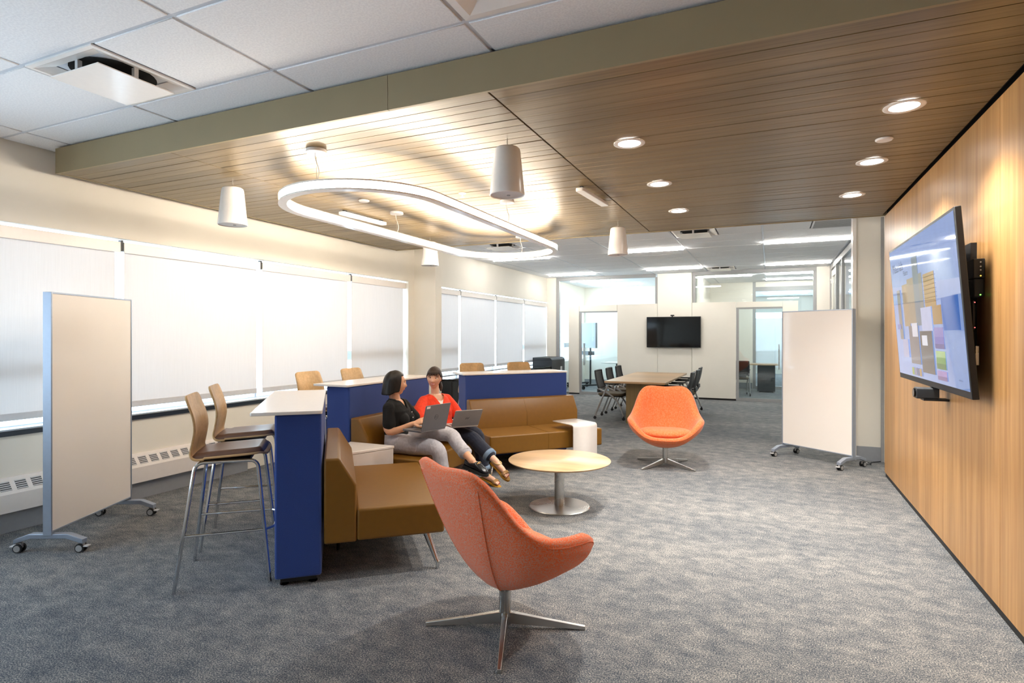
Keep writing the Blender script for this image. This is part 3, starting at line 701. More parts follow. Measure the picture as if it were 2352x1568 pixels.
# ---- mobile whiteboards
def whiteboard(p, q, lb, l0, l1):
    p, q = Vector(p), Vector(q); mid = (p+q)/2; d_ = (q-p); ln = d_.length; a = math.atan2(d_.y, d_.x)
    t = thing('mobile_whiteboard', lb, 'whiteboard', (mid.x, mid.y, 0), a, 'mobile whiteboards')
    h = ln/2; x0, x1 = -h-l0, h+l1
    bx(x0+.012, x1-.012, -.024, .024, .152, 1.788).build('board', 'board_face', t)
    for b in ((x0, x0+.012, -.029, .029, .12, 1.80), (x1-.012, x1, -.029, .029, .12, 1.80), (x0+.012, x1-.012, -.027, .027, 1.788, 1.80), (x0+.012, x1-.012, -.027, .027, .14, .152)): bx(*b).build('frame', 'board_frame', t, .002)
    for x in (x0+.03, x1-.03):
        f_ = MB(); P_ = [(-.235, .062), (-.235, .092), (-.13, .13), (.13, .13), (.235, .092), (.235, .062), (.12, .098), (-.12, .098)]
        f_.prism(P_, x-.024, x+.024, axis=0).build('foot', 'board_frame', t, .003)
        for y in (-.21, .21):
            c = MB().cyl((x+.012, y, .03), (x+.024, y, .03), .03, n=20).cyl((x-.024, y, .03), (x-.012, y, .03), .03, n=20).build('caster', 'rubber', t)
            MB().cyl((x+.0245, y, .03), (x+.0265, y, .03), .022, n=20).cyl((x-.0265, y, .03), (x-.0245, y, .03), .022, n=20).build('wheel_disc', 'alu_grey', c)
            bx(x-.011, x+.011, y-.02, y+.02, .03, .068).build('fork', 'alu_grey', c, .003)
            bx(x-.02, x+.02, y+(.02 if y > 0 else -.055), y+(.055 if y > 0 else -.02), .038, .046).build('brake_lever', 'metal_paint', c, .002)
whiteboard((-4.556, 2.366), (-4.905, 3.105), 'mobile whiteboard at the left by the windows', .03, .03)
whiteboard((.18, 8.05), (.844, 7.525), 'mobile whiteboard at the right by the timber wall', .03, .03)

# ---- big wall screen
tv = thing('wall_screen', 'large tilted screen on the timber wall showing a materials page', 'screen', (1.02, 4.91, 1.144))
tl = math.atan2(.083, 1.075); TT = Matrix.Rotation(-tl, 4, 'Y')
TVW, TVH = 1.925, 1.078
bx(-.0, .034, -TVW/2, TVW/2, 0, TVH, TT).build('casing', 'black', tv, .004)
def scr(name, u0, u1, v0, v1, m_, off, parent):   # u from the viewer's left (far end) to right, v from the top, 0..1
    y0, y1 = TVW/2-.018-u0*(TVW-.036), TVW/2-.018-u1*(TVW-.036); z0, z1 = TVH-.018-v1*(TVH-.06), TVH-.018-v0*(TVH-.06)
    return bx(-off, -off+.0006, min(y0, y1), max(y0, y1), z0, z1, TT).build(name, m_, parent)
def scm(name, col, s=.36):
    m_ = mat(name, (.01, .01, .012, 1), .04, spec=.5, emit=lin(*col), es=s)
    n_ = noise(m_, coords(m_), 14, 3); r_ = ramp(m_, n_, 0, [(.3, tuple(c*.9 for c in lin(*col)[:3])), (.7, lin(*col)[:3])]); L(m_, r_, 0, m_.node_tree.nodes['Principled BSDF'], 'Emission Color'); return m_
scm('scr_bg', (150, 176, 232)); pnl = scr('display', 0, 1, 0, 1, 'scr_bg', .0012, tv)
SW = [((.78, .97), (.46, .66), (58, 116, 206)), ((.20, .30), (.30, .62), (176, 150, 110)), ((.30, .41), (.27, .60), (168, 150, 122)), ((.41, .50), (.13, .62), (120, 136, 150)), ((.50, .55), (.26, .62), (140, 140, 130)),
      ((.57, .72), (.28, .50), (186, 148, 76)), ((.66, .775), (.50, .62), (176, 138, 72)), ((.66, .775), (.64, .70), (150, 140, 210)), ((.66, .775), (.70, .745), (118, 108, 196)), ((.66, .775), (.745, .775), (86, 72, 150)),
      ((.66, .775), (.79, .83), (164, 200, 120)), ((.66, .775), (.83, .87), (116, 168, 84)), ((.66, .775), (.87, .905), (80, 128, 62)), ((.66, .775), (.915, .95), (170, 140, 206)), ((.66, .775), (.95, .975), (126, 96, 158)),
      ((.27, .43), (.62, .90), (118, 112, 118)), ((.45, .63), (.66, .95), (84, 82, 84)), ((.33, .42), (.60, .70), (226, 226, 240)), ((.48, .56), (.69, .76), (232, 236, 250)), ((.10, .16), (.33, .72), (140, 134, 128)), ((.50, .65), (.50, .66), (196, 204, 240)),
      ((.27, .305), (.93, .985), (158, 176, 60)), ((.315, .345), (.93, .985), (140, 130, 160)), ((.355, .385), (.93, .985), (96, 88, 112)), ((.395, .43), (.93, .985), (176, 140, 70)), ((.14, .24), (.72, .86), (176, 178, 216)), ((.06, .13), (.60, .64), (110, 120, 196))]
for k, ((u0, u1), (v0, v1), col) in enumerate(SW): scr('swatch', u0, u1, v0, v1, scm('scr_%d' % k, col), .002+.0002*k, pnl)
for k in range(7): scr('swatch_line', .57, .72, .30+k*.028, .304+k*.028, scm('scr_line%d' % k, (110, 84, 40)), .0078, pnl)
def text(s, size, M4, m_, parent, name):
    cu = bpy.data.curves.new(name, 'FONT'); cu.body = s; cu.size = size; ob = bpy.data.objects.new('tmp', cu); C.objects.link(ob)
    dg = bpy.context.evaluated_depsgraph_get(); me = bpy.data.meshes.new_from_object(ob.evaluated_get(dg)); bpy.data.objects.remove(ob)
    me.transform(M4); me.materials.append(M[m_] if isinstance(m_, str) else m_); o = bpy.data.objects.new(name, me); C.objects.link(o); o.parent = parent; return o
scm('scr_ink', (40, 48, 62), .2)
TX = Matrix(((0, 0, -1, 0), (-1, 0, 0, 0), (0, 1, 0, 0), (0, 0, 0, 1)))
def scr_text(s, size, u, v, nm): return text(s, size, TT @ Matrix.Translation((-.003, TVW/2-.018-u*(TVW-.036), TVH-.018-v*(TVH-.06))) @ TX, 'scr_ink', pnl, nm)
scr_text('Materials', .105, .045, .185, 'title_text'); scr_text('Palette', .055, .25, .235, 'subtitle_text'); scr_text('+ + +', .03, .90, .96, 'corner_mark')
mt = thing('screen_mount', 'black wall mount with control boxes behind the big screen', 'wall mount', (XR, 4.8, 1.2))
bx(-.03, 0, -.55, .55, .02, .85).build('back_plate', 'black', mt)
for y in (-.4, .4): bx(-.055, -.03, y-.03, y+.03, .05, .80).build('rail', 'black', mt)
bo = tag(bx(-.053, 0, 0, .14, 0, .11).build('control_box', 'charcoal', None, .003), 'black control box with white dots beside the big screen', 'device'); bo.location = (1.118, 4.10, 1.828)
for z in (.09, .065, .045): MB().cyl((-.02, -.0015, z), (-.02, .001, z), .004, n=12).build('button', 'white_gloss', bo)
MB().cyl((-.02, -.0015, .012), (-.02, .001, .012), .0035, n=10).build('indicator', 'led_amber', bo)
bo = tag(bx(-.05, 0, 0, .14, 0, .105).build('power_unit', 'charcoal', None, .006), 'black power unit with a green light under the control box', 'device'); bo.location = (1.118, 4.105, 1.72)
MB().cyl((-.02, -.0015, .012), (-.02, .001, .012), .004, n=10).build('indicator', 'led_green', bo)
bo = tag(bx(-.006, .006, 0, .06, -.085, .085).build('media_strip', 'charcoal', None, .002), 'thin black device with red lights behind the screen edge', 'device'); bo.location = (1.072, 4.12, 1.615)
for z in (.075, -.07): MB().cyl((.004, -.0015, z), (.004, .001, z), .003, n=8).build('indicator', 'led_red', bo)
bo = tag(bx(-.01, .01, 0, .06, -.055, .055).build('cable_box', 'steel', None, .003), 'slim silver box low behind the screen edge', 'device'); bo.location = (1.08, 4.09, 1.385)
cm_ = thing('conference_camera', 'black camera bracketed under the big screen', 'camera', (1.0, 4.85, 1.10))
MB().prism(rrect(.095, .075, .012), -.07, .06, axis=0).build('camera_body', 'charcoal', cm_, .003)
MB().cyl((-.082, 0, 0), (-.068, 0, 0), .03, n=20).build('lens', 'black_gloss', cm_)
bx(-.03, .115, -.05, .05, -.05, -.036).build('bracket', 'black', cm_)
bx(.02, .035, -.02, .02, .036, .075).build('stem', 'black', cm_)

# ---- meeting table, chairs, wall screen at the partition
tb = thing('meeting_table', 'pale wood meeting table in front of the partition', 'table', (-2.03, 10.80, 0))
bx(-.50, .50, -1.33, 1.33, .705, .74).build('table_top', 'maple', tb, .006)
for y in (-.80, .80): bx(-.21, .19, y-.19, y+.19, 0, .705).build('pedestal', 'maple_dark', tb, .004)
bx(-.02, .02, -.61, .61, .25, .62).build('spine', 'maple_dark', tb)
mc = thing('nesting_chair', 'black mesh chair on the window side of the meeting table, nearest', 'chair', (-2.62, 10.35, 0), 0, 'black mesh nesting chairs')
MB().prism(rrect(.46, .47, .09, 5, .02, 0), .425, .47).build('seat', 'grey_seat', mc, .016, 3)
MB().prism(rrect(.42, .43, .08, 5, .02, 0), .405, .425).build('seat_pan', 'black', mc)
def back(u, v, o=0): x = u*2-1; return Vector((-.19-.085*v+.02*x*x-.03*math.sin(v*PI)*.5+o, x*(.225-.015*v), .52+.34*v))
fr_ = [back(u, v) for u, v in [(k/8, 0) for k in range(9)]+[(1, k/6) for k in range(1, 7)]+[(1-k/8, 1) for k in range(1, 9)]+[(0, 1-k/6) for k in range(1, 6)]]
MB().tube(fr_, .016, 8, closed=True).build('back_frame', 'charcoal', mc); MB().grid(lambda u, v: back(u, v), 9, 9).build('back_mesh', 'black', mc, solid=.006)
bx(-.235, -.205, -.15, .15, .47, .54).build('back_bracket', 'charcoal', mc, .006)
for sy in (-1, 1):
    y = sy*.245
    MB().tube(bend([(-.25, y, .06), (-.10, y, .42), (.0, y*.98, .63)], .1), .016, 10).build('leg', 'alu_grey', mc)
    MB().tube(bend([(.27, y*.95, .06), (.19, y*.95, .30), (.02, y*.95, .46), (-.20, y*.9, .55)], .12), .016, 10).build('leg', 'alu_grey', mc)
    MB().prism(rrect(.26, .055, .025, 4, .06, y), .63, .652).build('armrest', 'black', mc, .006)
    for x in (-.25, .27):
        c = MB().cyl((x, y*.97-.012, .026), (x, y*.97+.012, .026), .026, n=16).build('caster', 'black', mc); MB().cyl((x, y*.97, .03), (x, y*.97, .075), .012, n=8).build('fork', 'black', c)
for x, y, rz, lb in ((-2.62, 11.12, 0, 'black mesh chair on the window side of the meeting table, second'), (-2.62, 11.88, 0, 'black mesh chair on the window side of the meeting table, farthest'),
        (-1.46, 10.35, PI, 'black mesh chair on the timber wall side of the meeting table, nearest'), (-1.46, 11.12, PI, 'black mesh chair on the timber wall side of the meeting table, second'), (-1.50, 11.92, PI, 'black mesh chair on the timber wall side of the meeting table, farthest'),
        (-.72, 15.6, R(100), 'black chair inside the right glass room')): copy_tree(mc, (x, y, 0), rz, lb)
t = thing('monitor', 'black screen off on the cream partition panel', 'screen', (-2.10, 14.175, 1.21))
bx(-.626, .626, -.025, .025, 0, .735).build('casing', 'black', t, .004); bx(-.612, .612, -.027, -.0255, .016, .722).build('display', 'black_gloss', t); bx(-.3, .3, .025, .06, .15, .55).build('wall_bracket', 'black', t)
t = thing('webcam', 'small black webcam on top of the partition screen', 'camera', (-2.12, 14.16, 1.945))
MB().prism(rrect(.085, .03, .01), -.02, .02, axis=1).build('body', 'black', t).location.z = .03; bx(-.015, .015, -.015, .02, 0, .03).build('clip', 'black', t)
# ---- low black cabinets under the far windows
for k in range(4):
    t = thing('low_cabinet', ['low black cabinet beside the cream column, first under the far windows', 'second low black cabinet under the far windows', 'third low black cabinet under the far windows', 'fourth low black cabinet, next to the taller black unit'][k], 'cabinet', (-5.08, 8.42+k*1.19, 0), 0, 'low black cabinets')
    bx(-.25, .22, 0, 1.18, 0, .74).build('body', 'charcoal', t, .004)
    for q_ in range(2): dq = bx(.22, .238, .01+q_*.585, .585+q_*.585, .04, .72).build('door', 'black', t, .002); bx(.238, .25, .50+q_*.12, .51+q_*.12, .45, .60).build('handle', 'steel', dq)
tag(bx(-5.335, -4.825, 8.40, 13.19, .741, .765).build('cabinet_worktop', 'black_gloss', None, .002), 'long glossy black worktop over the low cabinets', 'worktop')
t = thing('tall_cabinet', 'taller black cabinet unit at the end of the low cabinets', 'cabinet', (-5.08, 13.22, 0))
bx(-.25, .26, 0, .95, 0, .90).build('body', 'charcoal', t, .006); MB().prism([(-.25, .90), (.26, .90), (.20, .955), (-.25, .955)], 0, .95, axis=1).build('lid', 'charcoal', t, .004)
bx(.26, .268, .60, .72, .62, .72).build('panel', 'metal_paint', t)
# ---- glass room contents
t = thing('display_cart', 'grey screen on a wheeled cart inside the left glass room', 'screen', (-4.80, 15.9, 0), R(48))
bx(-.03, .03, -.60, .60, 1.15, 1.85).build('display', 'base_grey', t, .004)
for y in (-.25, .25): MB().cyl((.02, y, .12), (.02, y, 1.3), .025, n=12).build('upright', 'charcoal', t)
bx(-.05, .15, -.25, .25, .95, 1.05).build('shelf', 'charcoal', t)
for y in (-.40, .40):
    bx(-.35, .35, y-.035, y+.035, .10, .14).build('foot', 'charcoal', t, .004)
    for x in (-.3, .3): MB().cyl((x, y-.015, .05), (x, y+.015, .05), .05, n=16).build('caster', 'rubber', t)
t = thing('work_table', 'white topped table inside the left glass room', 'table', (-3.55, 16.2, 0))
bx(-.75, .55, -.4, .4, .715, .74).build('table_top', 'white_laminate', t, .003)
for x in (-.4, .35): MB().cyl((x, 0, .02), (x, 0, .715), .035, n=16).build('leg', 'charcoal', t); bx(x-.03, x+.03, -.32, .32, 0, .03).build('foot', 'charcoal', t)
t = thing('desk', 'pale desk with a dark end panel inside the right glass room', 'desk', (-.35, 16.9, 0))
bx(-.8, .55, -.35, .35, .715, .745).build('desk_top', 'maple', t, .003); bx(.05, .48, -.30, .30, .03, .69).build('pedestal', 'charcoal', t)
for x in (.08, .45):
    for y in (-.25, .25): MB().cyl((x, y, 0), (x, y, .03), .02, n=10).build('glide', 'steel', t)
MB().cyl((-.6, 0, .02), (-.6, 0, .715), .035, n=16).build('leg', 'alu_grey', t); bx(-.63, -.57, -.3, .3, 0, .03).build('foot', 'alu_grey', t)
tag(MB().tube([(1.02+.05*math.cos(a*.9), 7.80+.03*math.sin(a*.9)+.004*a, .006+.02*max(0, math.sin(a*.9))) for a in [k*.5 for k in range(16)]]+[(1.10, 7.95, .006), (1.20, 8.05, .006)], .005, 6).build('floor_cable', 'charcoal'), 'thin dark cord curled on the carpet by the right whiteboard', 'cord')
# ================================================================ PEOPLE
def skin(name, col):
    m_ = plain(name, lin(*col), .48, .05, 18); b_ = m_.node_tree.nodes['Principled BSDF']
    b_.inputs['Subsurface Weight'].default_value = .12; b_.inputs['Subsurface Radius'].default_value = (.012, .005, .003); return m_
skin('skin_tan', (222, 168, 134)); skin('skin_light', (230, 182, 154))
def cloth(name, col, rough=.85, sc=9., st=.5, sheen=.1):
    m_ = plain(name, lin(*col), rough, .08, 40, sheen=sheen); mp_ = coords(m_, 'World', (1, 1, .6)); n_ = noise(m_, mp_, sc, 3, .5, .8); bump(m_, n_, 0, st, .02); return m_
cloth('black_knit', (13, 14, 16), .9, 14, .35, .0); cloth('grey_cotton', (186, 184, 190), .9, 13, .55); cloth('red_knit', (236, 62, 26), .85, 9, .5); cloth('navy_denim', (24, 30, 48), .85, 13, .5)
plain('denim_cuff', lin(120, 142, 166), .9, .08, 200); plain('white_knit', lin(238, 234, 230), .9, .03, 60)
def hairmat(name, c1, c2):
    m_ = mat(name, lin(*c1), .42, spec=.35); mp_ = coords(m_, 'Object', (1, 1, .06)); n_ = noise(m_, mp_, 160, 3, .6)
    tobase(m_, ramp(m_, n_, 0, [(.3, lin(*c1)), (.72, lin(*c2))])); bump(m_, n_, 0, .35, .0015)
hairmat('hair_black', (16, 14, 14), (36, 31, 29)); hairmat('hair_brown', (34, 24, 20), (66, 48, 40))
plain('eye_white', lin(240, 238, 234), .2, .02); plain('iris', lin(44, 28, 18), .15, .05); plain('lip', lin(196, 96, 88), .4, .04); plain('lip_nude', lin(190, 112, 96), .45, .04)
plain('teeth', lin(246, 242, 234), .25, .01); plain('shoe_black', lin(20, 22, 28), .25, .05); plain('gold', lin(214, 184, 120), .3, .05, metal=.9); plain('gold_strap', lin(206, 180, 126), .34, .08, metal=.7)
plain('sole_tan', lin(190, 140, 40), .6, .05); plain('nail_red', lin(180, 20, 50), .25, .05)
plain('laptop_dark', lin(104, 107, 114), .42, .02, metal=.3); plain('laptop_silver', lin(164, 164, 166), .4, .02, metal=.35); plain('key_black', lin(38, 39, 42), .6, .05)

class Body(MB):
    def limb(s, pts, rs, n=16):
        s.tube(pts, list(rs), n)
        for p, r in zip(pts, rs): s.ball(p, r*.995, n, 10)
        return s
    def curve(s, pts, rs, n=16, sub=5):
        P = [Vector(p) for p in pts]; out = []; ro = []
        for i in range(len(P)-1):
            a, b, c, d = P[max(0, i-1)], P[i], P[i+1], P[min(len(P)-1, i+2)]
            for k in range(sub):
                t = k/sub; out.append(.5*((2*b)+(c-a)*t+(2*a-5*b+4*c-d)*t*t+(3*b-a-3*c+d)*t**3)); ro.append(rs[i]+(rs[i+1]-rs[i])*t)
        return s.limb(out+[P[-1]], ro+[rs[-1]], n)
    def loft(s, spine, dims, fa, n=28, e=2.3):
        f = Vector((math.cos(fa), math.sin(fa), 0)); l = Vector((-f.y, f.x, 0)); rg = []
        for p, (w, d_) in zip(spine, dims):
            p = Vector(p); ring = []
            for j in range(n):
                a = 2*PI*j/n; ca, sa = math.cos(a), math.sin(a)
                ring.append(p+f*d_*math.copysign(abs(ca)**(2/e), ca)+l*w*math.copysign(abs(sa)**(2/e), sa))
            rg.append(ring)
        return s.rings(rg, True, True)
    def head(s, c, yaw, pitch=0., roll=0., k=1.):
        T = Matrix.Translation(c) @ Matrix.Rotation(yaw, 4, 'Z') @ Matrix.Rotation(pitch, 4, 'Y') @ Matrix.Rotation(roll, 4, 'X')
        g = lambda y, z, cy, cz, sy, sz: math.exp(-((y-cy)/sy)**2/2-((z-cz)/sz)**2/2)
        nu, nv = 72, 56; rg = []
        for j in range(1, nv):
            ph = PI*j/nv; ring = []
            for i in range(nu):
                a = 2*PI*i/nu; x, y, z = .094*math.sin(ph)*math.cos(a), .075*math.sin(ph)*math.sin(a), -.112*math.cos(ph)
                if z < 0: q = (-z/.112); y *= 1-.30*q**1.6; x = x*(1-.10*q) if x > 0 else x*(1-.30*q**1.2)
                if z > .03: x = x if x > 0 else x*1.03
                if x > 0:
                    fr = min(1, x/.04)
                    x += fr*(.010*g(y, z, 0, .012, .008, .020)+.017*g(y, z, 0, -.020, .0085, .011)+.006*g(y, z, 0, -.028, .016, .008)
                        - .0085*(g(y, z, .031, .012, .015, .010)+g(y, z, -.031, .012, .015, .010))+.003*g(y, z, 0, .034, .04, .010)
                        + .0055*g(y, z, 0, -.052, .018, .007)+.013*g(y, z, 0, -.090, .020, .016)-.002*g(y, z, 0, -.068, .02, .006)+.004*(g(y, z, .042, -.022, .016, .016)+g(y, z, -.042, -.022, .016, .016)))
                ring.append(T @ (Vector((x, y, z))*k))
            rg.append(ring)
        s.rings(rg, True, True)
        for sy in (-1, 1):   # ears
            s.ball(T @ (Vector((-.008, sy*.074, .0))*k), (.017*k, .007*k, .028*k), 14, 10, T=(Matrix.Rotation(yaw, 4, 'Z') @ Matrix.Rotation(pitch, 4, 'Y')))
        return T
    def hand(s, w, d_, nrm, side, curl=.5, k=1., spread=.12):
        """w wrist, d_ direction of the fingers, nrm back-of-hand normal, side +1: thumb on d_ x nrm side"""
        d_ = Vector(d_).normalized(); nrm = Vector(nrm); nrm = (nrm-d_*nrm.dot(d_)).normalized(); sd = d_.cross(nrm)*side
        w = Vector(w); rg = []
        for t, hw, hd in ((-.01, .022, .019), (.02, .030, .016), (.055, .038, .014), (.082, .036, .011)):
            c = w+d_*t*k; rg.append([c+sd*hw*k*math.cos(2*PI*j/14)+nrm*hd*k*math.sin(2*PI*j/14) for j in range(14)])
        s.rings(rg, True, True)
        for i, (o, ln) in enumerate(((.027, .066), (.009, .076), (-.010, .071), (-.028, .055))):
            p = w+d_*.076*k+sd*o*k; a = 0.; pts = [p-d_*.012*k]; dd = (d_+sd*(o/.028)*spread).normalized()
            for q, f in enumerate((.45, .32, .23)):
                a += curl*(.75, .9, .6)[q]*(1+.06*i); p = p+(dd*math.cos(a)-nrm*math.sin(a))*ln*f*k; pts.append(p)
            s.limb([Vector(q) for q in pts], [.0098*k, .0092*k, .0082*k, .007*k], 10)
        p = w+d_*.022*k+sd*.024*k; q1 = p+(d_*.55+sd*.75-nrm*.25).normalized()*.036*k; q2 = q1+(d_*.85+sd*.35-nrm*.35*(.5+curl)).normalized()*.032*k; q3 = q2+(d_*.95+sd*.05-nrm*.4*(.5+curl)).normalized()*.024*k
        s.limb([p-d_*.01*k, q1, q2, q3], [.014*k, .0115*k, .0102*k, .008*k], 10); return s

def person_part(mb, name, mt, root, voxel, it=4, cut=None, solid=0., parent=None):
    r0 = root.location; mb.v = [tuple(Vector(v)-r0) for v in mb.v]
    o = mb.build(name, mt, parent or root, angle=180)
    if voxel:
        k = o.modifiers.new('remesh', 'REMESH'); k.mode = 'VOXEL'; k.voxel_size = voxel; k.use_smooth_shade = True
        if it: q = o.modifiers.new('smooth', 'SMOOTH'); q.factor = .5; q.iterations = it
        bpy.context.view_layer.update(); dg = bpy.context.evaluated_depsgraph_get()
        me = bpy.data.meshes.new_from_object(o.evaluated_get(dg)); o.modifiers.clear(); o.data = me; me.name = name
        if cut:
            bm = bmesh.new(); bm.from_mesh(me); dead = [f for f in bm.faces if cut(f.calc_center_median()+r0)]
            bmesh.ops.delete(bm, geom=dead, context='FACES')
            bv = {v: [e_.other_vert(v) for e_ in v.link_edges if e_.is_boundary] for v in bm.verts if v.is_boundary}
            for _ in range(14):
                np_ = {v: v.co*.4+(n_[0].co+n_[1].co)*.3 for v, n_ in bv.items() if len(n_) == 2}
                for v, c_ in np_.items(): v.co = c_
            bm.to_mesh(me); bm.free()
        me.polygons.foreach_set('use_smooth', [True]*len(me.polygons))
        if solid: q = o.modifiers.new('solid', 'SOLIDIFY'); q.thickness = solid; q.offset = -1
    return o
def face(T, root, k, lipm, smile, gaze, lash='hair_brown', ex=.0690):
    """eyes, brows, lips on a head with transform T"""
    P = lambda x, y, z: T @ (Vector((x, y, z))*k)
    RT = T.to_3x3().to_4x4()
    for sy in (-1, 1):
        e = Body().ball(P(ex, sy*.031, .012), (.0115*k, .0150*k, .0085*k), 16, 10, T=RT); person_part(e, 'eye', 'eye_white', root, 0)
        gd = Vector((1, gaze+sy*.06, .02)).normalized(); c = Vector((ex, sy*.031, .0125))+gd*.0088; person_part(Body().ball(P(*c), (.0040*k, .0068*k, .0068*k), 12, 8, T=RT), 'iris', 'iris', root, 0)
        person_part(Body().tube([P(.0845-.006*abs(t-.3), sy*(.012+.034*t), .033+.006*math.sin(t*2.4)-.004*t) for t in [q/8 for q in range(9)]], [.0016*k+.0014*k*math.sin(PI*(q+.5)/9.5) for q in range(9)], 8), 'eyebrow', lash, root, 0)
        person_part(Body().tube([P(.0810-.012*(t-.4)**2*4, sy*(.0165+.030*t), .0165+.0045*math.sin(t*PI)) for t in [q/8 for q in range(9)]], .0021*k, 6), 'eyelash', 'hair_black', root, 0)
    w = .026 if smile else .018
    if smile: person_part(Body().ball(P(.0800, 0, -.0530), (.0105*k, .0200*k, .0056*k), 16, 10, T=RT), 'teeth', 'teeth', root, 0)
    for sg, z0, r_ in ((1, -.0475, .0028), (-1, -.0595 if smile else -.0555, .0036)):
        person_part(Body().tube([P(.0905-.016*(t*t), w*t, z0+(.007*t*t if smile else .002*t*t)-(sg*.0028*t*t)) for t in [q/6-1 for q in range(13)]], [max(.0008, r_*(1-.75*abs(q/6-1)))*k for q in range(13)], 8), 'lip', lipm, root, 0)

def atx(u, v, X):      # pixel of the 2352 x 1568 frame and the depth plane the limb lies in -> point
    c_, s_ = math.cos(YAW), math.sin(YAW); r_ = u-1176; t_ = X/(c_*r_-s_*FPX); return Vector((X, (s_*r_+c_*FPX)*t_, 1.5+(770-v)*t_))

# ---------------------------------------------------------------- woman in black
w1 = thing('person', 'woman in black shirt and grey trousers sitting with a laptop, looking away', 'person', (-3.13, 4.47, .43))
fa = R(12); f1_ = Vector((math.cos(fa), math.sin(fa), 0)); l1_ = Vector((-f1_.y, f1_.x, 0))
SP = [Vector(p) for p in ((-3.13, 4.47, .45), (-3.13, 4.47, .53), (-3.16, 4.47, .63), (-3.15, 4.47, .73), (-3.15, 4.465, .81), (-3.165, 4.465, .87), (-3.17, 4.465, .905))]
rs_, ls_ = Vector((-3.140, 4.320, .842)), Vector((-3.185, 4.615, .842))
re_, rw_ = atx(894, 990, -3.12), atx(950, 973, -2.90)
le_, lw_ = Vector((-3.08, 4.72, .66)), Vector((-2.88, 4.60, .72))
rh, lh = Vector((-3.11, 4.385, .525)), Vector((-3.11, 4.555, .535))
rk, ra = atx(1002, 1030, -2.68), Vector((-2.60, 4.45, .09)); lk, la = Vector((-2.68, 4.62, .588)), atx(1084, 1058, -2.37)
H1 = Vector((-3.17, 4.465, 1.052)); HY1 = R(47)
b = Body(); b.loft(SP[1:], [(.14, .10), (.11, .085), (.13, .095), (.14, .09), (.12, .07), (.055, .055)], fa)
b.limb([SP[-1]+Vector((0, 0, -.03)), H1+Vector((-.015, -.01, -.06))], [.052, .047])
T1 = b.head(H1, HY1, R(2), 0, .98)
b.curve([rs_, re_, rw_], [.045, .037, .024], sub=6); b.curve([ls_, le_, lw_], [.045, .037, .024], sub=6)
b.hand(rw_, (atx(978, 962, -2.80)-rw_), (-.2, -.75, .6), 1, .42, .95, .3)
b.hand(lw_, (.85, -.35, -.02), (.1, .1, 1), -1, .35, .95)
b.limb([rk, rk.lerp(ra, .3), ra], [.05, .055, .034]); b.limb([lk, lk.lerp(la, .32), lk.lerp(la, .8), la], [.05, .054, .036, .034])
rt, lt = ra+Vector((.17, .03, -.045)), atx(1116, 1079, -2.225)
b.limb([ra+Vector((-.03, 0, -.03)), rt], [.034, .026]); ld_ = (lt-la).normalized(); b.limb([la+Vector((-.02, .01, -.02)), lt-ld_*.085], [.034, .024])
person_part(b, 'body', 'skin_tan', w1, .0045, 3)
face(T1, w1, .98, 'lip_nude', False, .1, 'hair_black', .0660)
# shirt
b = Body(); b.loft([SP[1]+Vector((.01, 0, -.02))]+SP[2:], [(.152, .122), (.137, .108), (.150, .112), (.158, .108), (.138, .088), (.075, .072)], fa)
for sg in (-1, 1): b.ball(SP[3]+f1_*.075+l1_*.062*sg+Vector((0, 0, .0)), (.066, .066, .066), 18, 12)
for s_, el in ((rs_, re_), (ls_, le_)):
    b.curve([s_, s_.lerp(el, .35), s_.lerp(el, .68)], [.056, .056, .060], sub=4); b.limb([SP[-1].lerp(s_, .40)+Vector((0, 0, -.005)), s_+Vector((0, 0, .004))], [.042, .052])
def cut1(p):
    q = p-SP[-1]; x, y, z = q.dot(f1_), q.dot(l1_), q.z
    if z > .004 and Vector((x, y)).length < .075: return True
    return x > .0 and abs(y) < min(.06, (z+.085)*.60)
person_part(b, 'shirt', 'black_knit', w1, .005, 6, cut1, .004)
for sg in (-1, 1):      # open collar
    m_ = Body(); c0 = SP[-1]
    pts = [c0+l1_*sg*.070+f1_*-.035+Vector((0, 0, .012)), c0+l1_*sg*.068+f1_*.02+Vector((0, 0, .004)), c0+l1_*sg*.045+f1_*.072+Vector((0, 0, -.035)), c0+l1_*sg*.012+f1_*.102+Vector((0, 0, -.082))]
    m_.tube(pts, [.012, .019, .022, .008], 10, flat=.45); person_part(m_, 'collar', 'black_knit', w1, 0)
for k, (fx, z_) in enumerate(((.118, .795), (.128, .745), (.122, .695), (.112, .64), (.10, .59))):
    c = Vector((SP[3].x, SP[3].y, z_))+f1_*(fx+.022)+l1_*.004; T_ = Matrix.Rotation(fa, 4, 'Z'); person_part(Body().ball(c, (.003, .006, .006), 12, 8, T=T_), 'button', 'white_gloss', w1, 0)
